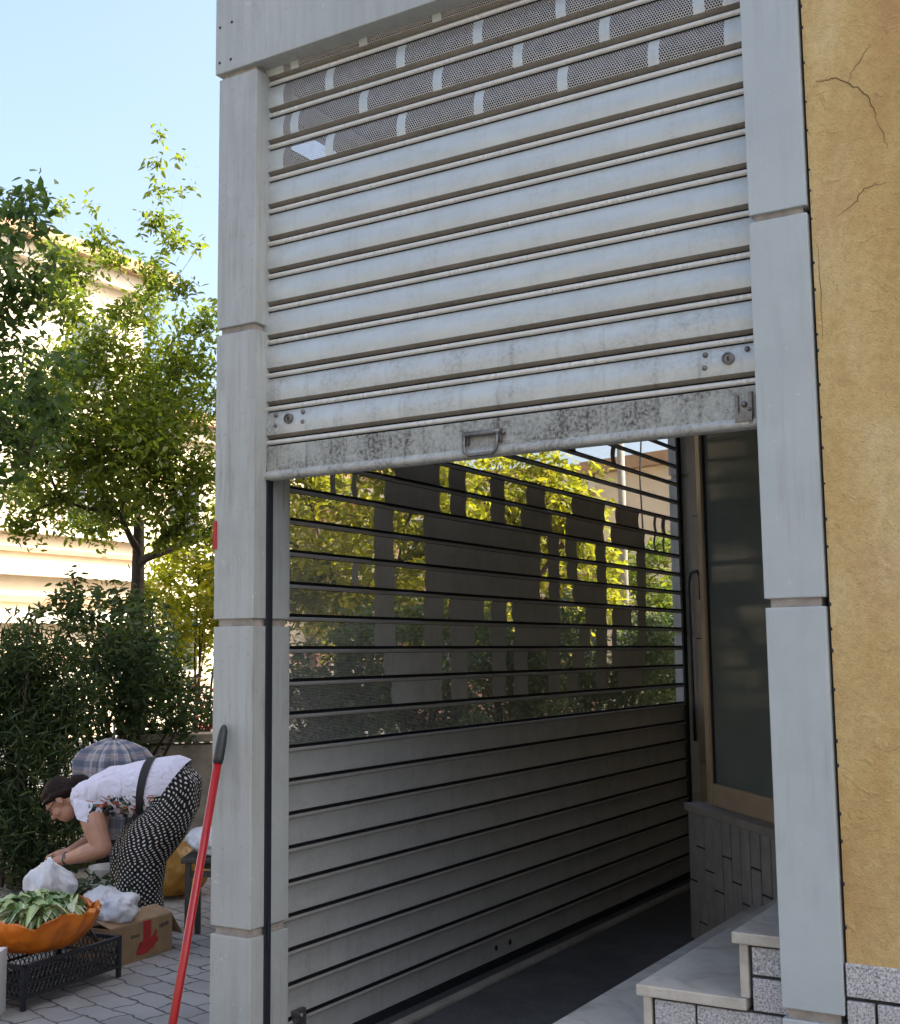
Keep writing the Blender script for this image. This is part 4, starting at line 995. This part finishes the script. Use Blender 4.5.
# leafy greens
g = np.random.default_rng(77); vs = []; fs = []; uvs = []
for k in range(230):
    a = g.uniform(0, 2 * np.pi); rr = 0.17 * math.sqrt(g.uniform(0, 1)); base = np.array([OB.x + rr * math.cos(a), OB.y + rr * math.sin(a), OB.z + 0.135 + 0.05 * (1 - rr / .2) + g.uniform(-.02, .03)])
    az = g.uniform(0, 2 * np.pi); dirv = np.array([math.cos(az), math.sin(az), 0.0]); sidev = np.array([-dirv[1], dirv[0], 0]); Ln = g.uniform(0.11, 0.19); wd = g.uniform(0.014, 0.028); tw = g.uniform(-.8, .8)
    b0 = len(vs)
    for i in range(7):
        tt = i / 6; p = base + dirv * Ln * (tt - .4) + np.array([0, 0, 0.055 * math.sin(math.pi * tt) - 0.03 * tt])
        wv = wd * (0.25 + 0.75 * math.sin(math.pi * min(1, tt * .85 + .1))) if tt < 1 else 0.004
        sv = sidev * math.cos(tw * tt) + np.array([0, 0, 1]) * math.sin(tw * tt)
        for sdx, h in ((-1, .012), (0, -.004), (1, .012)):
            vs.append(p + sv * wv * sdx + np.array([0, 0, h + g.uniform(-.006, .006)])); uvs.append((tt, 0.5 + 0.5 * sdx))
    for i in range(6):
        for q in range(2): fs.append((b0 + i * 3 + q, b0 + i * 3 + q + 1, b0 + i * 3 + q + 4, b0 + i * 3 + q + 3))
tag(np_mesh('leafy_greens', np.array(vs), np.array(fs), M['greens'], uv=np.array(uvs), smooth=True), 'heap of pale ribbed leafy greens in the orange bag', 'vegetables', kind='stuff')

# cardboard box with red print
cb = empty('cardboard_box', (-2.12, 1.36, 0), 'brown cardboard box with a red printed hand mark, beside the black crate', 'cardboard box')
bo = Vector((-2.10, 1.36, 0)); by = Vector((-0.055, 0.998, 0)); bx_ = Vector((-0.998, -0.055, 0))
def cbox(mb, a0, a1, b0, b1, z0, z1): return mb.obox(bo + by * ((a0 + a1) / 2) + bx_ * ((b0 + b1) / 2) + Vector((0, 0, (z0 + z1) / 2)), by * ((a1 - a0) / 2), bx_ * ((b1 - b0) / 2), Vector((0, 0, (z1 - z0) / 2)))
mb = MB(); LB, WB, HB = 0.445, 0.27, 0.185
cbox(mb, 0, LB, 0, 0.006, 0, HB); cbox(mb, 0, LB, WB - .006, WB, 0, HB); cbox(mb, 0, 0.006, 0.006, WB - .006, 0, HB); cbox(mb, LB - .006, LB, 0.006, WB - .006, 0, HB); cbox(mb, 0.006, LB - .006, 0.006, WB - .006, 0.0, 0.008)
mb.build('carton', M['cardboard'], cb, bevel=0.002)
def flap(p, q, out, ln, dz):
    m_ = MB(); v0, v1 = bo + by * p[0] + bx_ * p[1] + Vector((0, 0, HB)), bo + by * q[0] + bx_ * q[1] + Vector((0, 0, HB))
    o_ = out * ln + Vector((0, 0, dz)); th = Vector((0, 0, 0.004))
    v = [v0, v1, v1 + o_ * .95, v0 + o_ * 1.0]; v += [x + th for x in v]
    m_.add(v, [(3, 2, 1, 0), (4, 5, 6, 7), (0, 1, 5, 4), (1, 2, 6, 5), (2, 3, 7, 6), (3, 0, 4, 7)]); return m_
flap((0, .004), (LB, .004), bx_, 0.12, 0.035).build('flap', M['cardboard'], cb)
flap((0, WB), (LB, WB), -bx_, 0.10, 0.045).build('flap', M['cardboard'], cb)
flap((LB, 0.01), (LB, WB - .01), by, 0.09, -0.12).build('flap', M['cardboard'], cb)
def decal(poly, o=-0.0015):
    m_ = MB(); v = [bo + by * a + bx_ * o + Vector((0, 0, z)) for a, z in poly]; m_.add(v, [tuple(range(len(v)))]); return m_
mk = MB()
def addpoly(poly, o): 
    v = [bo + by * a + bx_ * o + Vector((0, 0, z)) for a, z in poly]; mk.add(v, [tuple(range(len(v)))])
addpoly([(0.225, 0.184), (0.225, 0.085), (0.285, 0.085), (0.285, 0.184)], -0.0012)
addpoly([(0.175, 0.03), (0.20, 0.085), (0.235, 0.092), (0.29, 0.098), (0.318, 0.128), (0.328, 0.12), (0.322, 0.092), (0.338, 0.088), (0.335, 0.068), (0.312, 0.058), (0.305, 0.042), (0.28, 0.04), (0.262, 0.026), (0.21, 0.024)], -0.0018)
mk.build('red_print', M['red_ink'], cb)
mk = MB()
for k, (a0, a1, z0, z1) in enumerate([(0.345, 0.352, .128, .146), (0.356, 0.366, .128, .150), (0.369, 0.379, .130, .150), (0.383, 0.389, .131, .151), (0.392, 0.402, .132, .152), (0.405, 0.412, .133, .153)]):
    addpoly([(a0, z0), (a1, z0), (a1, z1), (a0, z1)], -0.0012)
for k in range(7): addpoly([(0.14 + k * .009, 0.115), (0.145 + k * .009, 0.115), (0.145 + k * .009, 0.130), (0.14 + k * .009, 0.130)], -0.0012)
mk.build('dark_print', M['dark_ink'], cb)

tag(crumple((-2.27, 1.50, 0.235), (0.13, 0.165, 0.10), 2, 0.5, 3.0, flat=-0.045).build('plastic_bag', M['white_plastic']), 'crumpled white plastic bag lying on the cardboard box', 'bag')
tag(crumple(at(47, 886, 5.95), (0.11, 0.13, 0.135), 6, 0.6, 2.6, top_pinch=0.6).build('plastic_bag', M['white_plastic']), 'white plastic bag held open in the woman\'s hands', 'bag')
# paper with knife
kn = empty('kitchen_knife', (-2.05, 1.30, 0.2), 'small knife with a dark green handle lying on the crate edge beside the white bag', 'knife')
ka = Vector(at(89, 928, 5.75)); kb = Vector(at(97, 942, 5.72)); kc = Vector(at(80, 918, 5.8))
mb = MB(); mb.tube([ka, ka.lerp(kb, .5), kb], [0.009, 0.010, 0.008], 8); mb.build('handle', M['leaf_dark'] if False else M['black_rubber'], kn)
mb = MB(); d = (kc - ka).normalized(); s_ = d.cross(Vector((0, 0, 1))).normalized(); mb.add([ka + s_ * .008, ka - s_ * .008, kc, ka + s_ * .008 + Vector((0, 0, .002)), ka - s_ * .008 + Vector((0, 0, .002)), kc + Vector((0, 0, .001))], [(0, 2, 1), (3, 4, 5), (0, 1, 4, 3), (1, 2, 5, 4), (2, 0, 3, 5)]); mb.build('blade', M['bolt'], kn)

# herbs, bucket, sack, bags behind
pts, _ = clump_points([(88, 882, 11), (78, 892, 8), (98, 888, 8), (70, 886, 8)], 6.25, 0.08, 6000, 61, floor=0.02)
v, f = leaves(pts, 0.06, 0.9, 0.2, seed=62); tag(np_mesh('herb_bunch', v, f, M['herb']), 'dark green herbs in the crate under the woman\'s hands', 'herbs', kind='stuff')
bk = empty('bucket', (-3.3, 2.46, 0), 'white plastic bucket behind the woman\'s legs', 'bucket')
MB().lathe((-3.30, 2.46, 0), [(0.0, 0.0), (0.088, 0.0), (0.11, 0.22), (0.117, 0.222), (0.117, 0.232), (0.105, 0.232), (0.085, 0.02), (0.0, 0.02)], 28).build('body', M['bucket'], bk)
mb = MB(); mb.tube([Vector((-3.30, 2.46, 0.2)) + Vector((0.118 * math.cos(a), 0.118 * math.sin(a) * .6, -0.10 * math.sin(a) ** 2 * (1 if True else 0))) for a in [math.pi * k / 10 - 1.2 for k in range(11)]], 0.003, 5); mb.build('bail', M['bolt'], bk)
tag(crumple((-3.1, 1.35, 0.10), (0.28, 0.22, 0.14), 9, 0.3, 2.4, flat=-0.09).build('jute_sack', M['sack']), 'brown sack slumped on the paving behind the orange bag', 'sack')
tag(crumple((-3.10, 2.88, 0.17), (0.17, 0.16, 0.19), 12, 0.35, 2.4, flat=-0.15, top_pinch=0.3).build('carrier_bag', M['yellow_plastic']), 'tied yellow plastic bag on the paving behind the stool', 'bag')

# stool
sx, sy = -2.2, 2.05
stl = empty('stool', (sx, sy, 0), 'dark metal stool beside the corner pillar with a white bag on it', 'stool')
sa = R(31.3); ex = Vector((math.cos(sa), math.sin(sa), 0)); ey = Vector((-math.sin(sa), math.cos(sa), 0)); so = Vector((-2.195, 2.03, 0))
for a in (0, 1):
    for b_ in (0, 1):
        p = so + ex * (a * 0.30) + ey * (b_ * 0.26 - 0.13); mb = MB(); mb.obox(p + Vector((0, 0, .21)), ex * .015, ey * .015, Vector((0, 0, .21))); mb.build('leg', M['stool'], stl, bevel=0.003)
mb = MB(); c = so + ex * .15; mb.obox(c + Vector((0, 0, .433)), ex * .185, ey * .165, Vector((0, 0, .0125))); mb.build('seat', M['stool'], stl, bevel=0.006)
mb = MB()
for b_ in (-.13, .13): mb.obox(so + ex * .15 + ey * b_ + Vector((0, 0, .36)), ex * .135, ey * .008, Vector((0, 0, .015)))
mb.build('stretcher', M['stool'], stl)
tag(crumple(so + ex * .12 + Vector((0, 0, .505)), (0.15, 0.13, 0.075), 15, 0.45, 3.0, flat=-0.055).build('plastic_bag', M['white_plastic']), 'white plastic bag resting on the stool seat', 'bag')
# white carton at the left edge
ct = empty('white_carton', (-1.95, 0.50, 0), 'white and yellow carton at the bottom left corner of the photo', 'carton')
mb = MB(); ax_ = Vector((-0.854, -0.52, 0)); ay_ = Vector((-0.515, 0.849, 0)).normalized(); co_ = Vector((-1.885, 0.50, 0))
mb.obox(co_ + ax_ * .12 + ay_ * .09 + Vector((0, 0, .133)), ax_ * .12, ay_ * .09, Vector((0, 0, .133))); mb.build('carton', M['white_card'], ct, bevel=0.003)
mb = MB(); mb.obox(co_ + ax_ * .125 + Vector((0, 0, .115)) - ay_ * .001, ax_ * .113, ay_ * .0008, Vector((0, 0, .055))); mb.build('yellow_print', M['yellow_card'], ct)

# plaid cloth bunched over a post behind the woman
pc_ = Vector(at(113, 790, 7.4)); pt = empty('plaid_parasol', (pc_.x, pc_.y, 0.0), 'blue and grey plaid cloth parasol, half closed, behind the woman\'s back', 'parasol')
mb = MB(); n = 96; vs = []; uv = []
prof = [(0.012, 1.005), (0.06, 0.998), (0.12, 0.975), (0.175, 0.94), (0.212, 0.885), (0.212, 0.81), (0.185, 0.72), (0.17, 0.63), (0.15, 0.52), (0.14, 0.42)]
for i, (r, z) in enumerate(prof):
    for j in range(n + 1):
        q = 2 * math.pi * j / n; k = r * (1 + 0.15 * math.sin(q * 11 + 0.6 * math.sin(q * 3)) * min(1, i / 3) + 0.12 * noise.noise(Vector((math.cos(q) * 2, math.sin(q) * 2, z * 4))))
        vs.append((pc_.x + k * math.cos(q), pc_.y + k * math.sin(q), z + 0.02 * noise.noise(Vector((math.cos(q) * 2, math.sin(q) * 2, 5))))); uv.append((q * 0.24, i * 0.07))
mb.add(vs, [(i * (n + 1) + j, i * (n + 1) + j + 1, (i + 1) * (n + 1) + j + 1, (i + 1) * (n + 1) + j) for i in range(len(prof) - 1) for j in range(n)], 0, uv, True)
mb.build('canopy', M['plaid'], pt)
mb = MB(); mb.tube([(pc_.x, pc_.y, 0), (pc_.x, pc_.y, 1.10)], 0.007, 8); mb.build('pole', M['dark_metal'], pt)
mb = MB(); mb.lathe((pc_.x, pc_.y, 0), [(0, 0), (0.18, 0), (0.17, 0.05), (0.03, 0.07), (0, 0.07)], 20); mb.build('base', M['kerb'], pt)

# ------------------------------------------------------------------ the woman
WO = Vector((-2.56, 2.06, 0)); WF = Vector((-0.854, -0.52, 0)).normalized(); WL = Vector((0.52, -0.854, 0)).normalized(); WU = Vector((0, 0, 1))
def wl(x, z, l=0.0): return WO + WF * x + WL * l + WU * z
wm = empty('person', WO, 'woman in a white floral top and black polka dot trousers bending over the crates', 'person')
bd = MB()
cap = bd.capsule
def limb(pts, rads):
    for i in range(len(pts) - 1): bd.capsule(wl(*pts[i]), wl(*pts[i + 1]), rads[i], rads[i + 1], 14)
limb([(-.15, .76), (-.02, .785), (.12, .775), (.22, .765), (.30, .75)], [.105, .135, .12, .11, .08])
limb([(.27, .745, .0), (.28, .725, .13), (.29, .70, .165)], [.075, .066, .060])
limb([(.27, .745, .0), (.28, .725, -.13), (.29, .70, -.165)], [.075, .066, .060])
limb([(.30, .75), (.38, .738), (.45, .725)], [.072, .060, .058])                                   # neck
limb([(.29, .70, .165), (.245, .60, .205), (.195, .485, .225)], [.068, .065, .053])               # near upper arm
limb([(.195, .485, .225), (.28, .455, .20), (.42, .410, .12)], [.054, .051, .031])                # near forearm
limb([(.29, .70, -.165), (.33, .60, -.19), (.335, .49, -.20)], [.06, .053, .044])
limb([(.335, .49, -.20), (.38, .46, -.14), (.45, .425, -.03)], [.045, .042, .028])
for sg in (1, -1):
    xo = 0.0 if sg > 0 else 0.07
    limb([(-.11, .72, .08 * sg), (.03 + xo, .40, .09 * sg), (.0 + xo, .07, .09 * sg)], [.105, .075, .045])
    limb([(.0 + xo, .055, .09 * sg), (.15 + xo, .035, .10 * sg)], [.04, .032])
# head: skull, jaw, nose, brow, ears; face looks down and forward
HC = (.492, .715); fd = Vector((math.cos(R(-52)), 0, math.sin(R(-52))))   # face direction (x, ., z); crown direction follows
def hp(f_, c_, l=0.0):   # f: along the face direction, c: towards the crown
    cx = math.cos(R(38)); cz = math.sin(R(38))
    return wl(HC[0] + fd.x * f_ + cx * c_, HC[1] + fd.z * f_ + cz * c_, l)
Mh = Matrix((WF, WL, WU)).transposed() @ Matrix(((fd.x, 0, math.cos(R(38))), (0, 1, 0), (fd.z, 0, math.sin(R(38)))))
bd.ball(hp(-.01, .02), (.093, .076, .096), 18, M3=Mh); bd.ball(hp(.028, -.055), (.066, .056, .062), 16, M3=Mh)
bd.ball(hp(.055, -.088), (.028, .030, .022), 12, M3=Mh); bd.capsule(hp(.078, .012), hp(.102, -.028), .010, .014); bd.ball(hp(.094, -.03), (.012, .019, .010), 10, M3=Mh)
bd.ball(hp(.078, -.058), (.014, .024, .007), 10, M3=Mh); bd.ball(hp(.078, -.070), (.012, .021, .007), 10, M3=Mh)
bd.ball(hp(.072, .024), (.018, .055, .012), 12, M3=Mh); bd.ball(hp(.05, -.03, .045), (.03, .022, .028), 10, M3=Mh); bd.ball(hp(.05, -.03, -.045), (.03, .022, .028), 10, M3=Mh)
for sg in (1, -1): bd.ball(hp(-.012, -.005, .077 * sg), (.019, .010, .030), 12, M3=Mh)
# hands: palm and five bent fingers each, pinching the bag edge
def hand(wx, wz, wlat, sg):
    p = (wx + .045, wz - .012, wlat - .01 * sg)
    bd.capsule(wl(wx, wz, wlat), wl(*p), .027, .031); bd.ball(wl(p[0] + .01, p[1], p[2]), (.034, .034, .026), 12)
    for k, (ln, dl) in enumerate(((.030, .027), (.034, .009), (.032, -.009), (.026, -.026))):
        a = (p[0] + .034, p[1] + .008, p[2] + dl); b_ = (a[0] + ln, a[1] - .016, a[2]); c = (b_[0] + .006, b_[1] - ln * .8, b_[2]); e = (c[0] - .012, c[1] - ln * .5, c[2])
        bd.capsule(wl(*a), wl(*b_), .0098, .0092, 8); bd.capsule(wl(*b_), wl(*c), .0092, .0086, 8); bd.capsule(wl(*c), wl(*e), .0086, .0074, 8)
    a = (p[0] - .004, p[1] - .012, p[2] - .030 * sg); b_ = (a[0] + .030, a[1] - .022, a[2] - .006 * sg); c = (b_[0] + .026, b_[1] - .008, b_[2] + .004 * sg)
    bd.capsule(wl(*a), wl(*b_), .013, .0105, 8); bd.capsule(wl(*b_), wl(*c), .0105, .0085, 8)
hand(.425, .408, .115, 1); hand(.455, .422, -.035, -1)
tmp = bd.build('tmp', M['skin'])
def remesh(o, vox, name, mat, parent, smooth_it=4):
    md = o.modifiers.new('r', 'REMESH'); md.mode = 'VOXEL'; md.voxel_size = vox
    ms = o.modifiers.new('s', 'SMOOTH'); ms.factor = 0.5; ms.iterations = smooth_it
    dg = bpy.context.evaluated_depsgraph_get(); me = bpy.data.meshes.new_from_object(o.evaluated_get(dg))
    n = bpy.data.objects.new(name, me); COL.objects.link(n)
    me.transform(Matrix.Translation(-origin(parent))); n.parent = parent
    me.materials.clear(); me.materials.append(mat)
    me.polygons.foreach_set('use_smooth', [True] * len(me.polygons))
    bpy.data.objects.remove(o)
    return n
remesh(tmp, 0.0048, 'body', M['skin'], wm, 3)
# hair with bun
bd = MB(); bd.ball(hp(-.030, .032), (.086, .081, .095), 18, M3=Mh); bd.ball(hp(.008, .070), (.070, .066, .044), 14, M3=Mh); bd.ball(hp(-.07, -.01), (.055, .068, .07), 14, M3=Mh)
bd.ball(hp(-.125, -.005), (.045, .052, .045), 14, M3=Mh); bd.ball(hp(-.16, -.03), (.03, .035, .04), 12, M3=Mh)
bd.capsule(hp(.0, .04, .076), hp(-.06, .0, .07), .018, .02); bd.capsule(hp(.05, .05, .06), hp(.0, .03, .078), .014, .016)
tmp = bd.build('tmp', M['hair']); remesh(tmp, 0.006, 'hair', M['hair'], wm, 4)
# glasses
mb = MB()
for sg in (1, -1):
    mb.tube([hp(.092 + .003 * math.cos(a), .005 + .019 * math.sin(a), (.034 + .026 * math.cos(a)) * sg) for a in [2 * math.pi * k / 16 for k in range(17)]], 0.0026, 6)
    mb.tube([hp(.088, .010, .060 * sg), hp(.04, .008, .079 * sg), hp(-.012, .012, .080 * sg)], 0.0028, 6)
mb.tube([hp(.098, .006, -.01), hp(.1, .008, 0), hp(.098, .006, .01)], 0.0025, 6)
mb.build('glasses', M['black_rubber'], wm)


def loft(rings, n, uvmode, wrinkle=0.0, seed=0, cap0=True, cap1=True, uvk=1.0):
    """rings: ((x, z, l), normal angle deg in the x-z plane, in-plane radius, lateral radius)"""
    # densify
    dense = []
    for i in range(len(rings) - 1):
        a, b_ = rings[i], rings[i + 1]
        for k in range(6):
            s = k / 6; s2 = s
            dense.append(tuple((a[0][q] * (1 - s2) + b_[0][q] * s2) for q in range(3)) + (a[1] * (1 - s) + b_[1] * s, a[2] * (1 - s) + b_[2] * s, a[3] * (1 - s) + b_[3] * s))
    r = rings[-1]; dense.append((*r[0], r[1], r[2], r[3]))
    vs = []; uv = []; dist = 0.0; m_ = len(dense)
    for i, (x, z, l, ang, ra, rb) in enumerate(dense):
        if i: dist += math.dist((x, z, l), dense[i - 1][:3])
        nx, nz = math.cos(R(ang)), math.sin(R(ang))           # in-plane axis of the ring
        for j in range(n + 1):
            q = 2 * math.pi * j / n; ca, sa_ = math.cos(q), math.sin(q)
            wv = 1.0
            if wrinkle:
                wv += wrinkle * (noise.noise(Vector((ca * 1.6 + seed, sa_ * 1.6, dist * 9))) + 0.6 * noise.noise(Vector((ca * 3.5 + seed, sa_ * 3.5, dist * 4 + 7))))
            px, pz, pl_ = x + nx * ra * ca * wv, z + nz * ra * ca * wv, l + rb * sa_ * wv
            vs.append(wl(px, pz, pl_)); uv.append((dist, q * (ra + rb) / 2 * 1.0) if uvmode == 'tube' else (px, pz))
    mb = MB(); fs = [(i * (n + 1) + j, i * (n + 1) + j + 1, (i + 1) * (n + 1) + j + 1, (i + 1) * (n + 1) + j) for i in range(m_ - 1) for j in range(n)]
    mb.add(vs, fs, 0, uv, True)
    return mb
def join(a, b_):
    k = len(a.v); a.v += b_.v; a.f += [tuple(i + k for i in f) for f in b_.f]; a.mi += b_.mi; a.uv += b_.uv; a.sm += b_.sm; return a

# trousers: two wide legs that share the hips
def leg(sg, xo):
    return loft([((-.045, .79, .03 * sg), 108, .160, .165), ((-.08, .78, .045 * sg), 120, .174, .158), ((-.135, .735, .07 * sg), 150, .168, .145), ((-.11 + xo * .3, .64, .085 * sg), 174, .168, .138), ((-.035 + xo * .7, .53, .09 * sg), 188, .162, .13),
                 ((.045 + xo, .40, .09 * sg), 186, .137, .12), ((.055 + xo, .25, .09 * sg), 180, .128, .118), ((.05 + xo, .07, .09 * sg), 180, .128, .12)], 40, 'tube', 0.035, sg * 3.0 + 5)
tr_ = join(leg(1, -0.03), leg(-1, 0.055)); tr_.build('trousers', M['polka'], wm)
# top
tp_ = loft([((-.125, .772, 0), 124, .182, .215), ((-.09, .782, 0), 112, .184, .213), ((-.02, .78, 0), 98, .165, .205), ((.07, .765, 0), 90, .155, .188), ((.16, .760, 0), 92, .140, .188), ((.24, .762, 0), 96, .132, .202), ((.305, .752, 0), 104, .118, .205), ((.345, .754, 0), 108, .100, .175), ((.365, .756, 0), 112, .066, .085)], 44, 'plane', 0.035, 2.0)
for sg in (1, -1):
    sl_ = loft([((.30, .752, .09 * sg), 20, .112, .085), ((.285, .725, .165 * sg), 8, .096, .07), ((.283, .670, .188 * sg), 5, .080, .062), ((.272, .625, .198 * sg), 12, .074, .066)], 28, 'plane', 0.03, 8 + sg)
    join(tp_, sl_)
for sg in (1, -1):
    sb_ = MB(); sb_.ball(wl(.295, .742, .125 * sg), (.108, .098, .096), 20, M3=Matrix((WF, WL, WU)).transposed()); sb_.uv = [[(0.4, 0.9)] * len(f_) for f_ in sb_.f]; join(tp_, sb_)
tp_.build('floral_top', M['top'], wm)
bl = loft([((-.022, .78, 0), 98, .173, .214), ((.022, .775, 0), 95, .170, .212)], 40, 'tube'); bl.build('waist_strap', M['black'], wm)
pch = MB(); pch.ball(wl(.02, .64, .09), (.06, .05, .05), 14); pch.build('belt_pouch', M['black'], wm)
ws = MB(); cA = Vector(wl(.415, .412, .122)); axw = (Vector(wl(.42, .410, .12)) - Vector(wl(.28, .455, .20))).normalized(); a1 = axw.orthogonal().normalized(); a2 = axw.cross(a1)
ws.tube([cA + (a1 * math.cos(q) + a2 * math.sin(q)) * 0.033 for q in [2 * math.pi * k / 16 for k in range(17)]], 0.006, 6); ws.ball(cA + WL * .03 + WU * .015, .012, 10); ws.build('wristwatch', M['bolt'], wm)
for sg in (1, -1):
    xo = 0.0 if sg > 0 else 0.07
    mb = MB(); mb.ball(wl(.07 + xo, .04, .095 * sg), (.11, .055, .045), 16, M3=Matrix((WF, WL, WU)).transposed()); mb.box(0, 0, 0, 0, 0, 0) if False else None; mb.build('shoe', M['black_rubber'], wm)
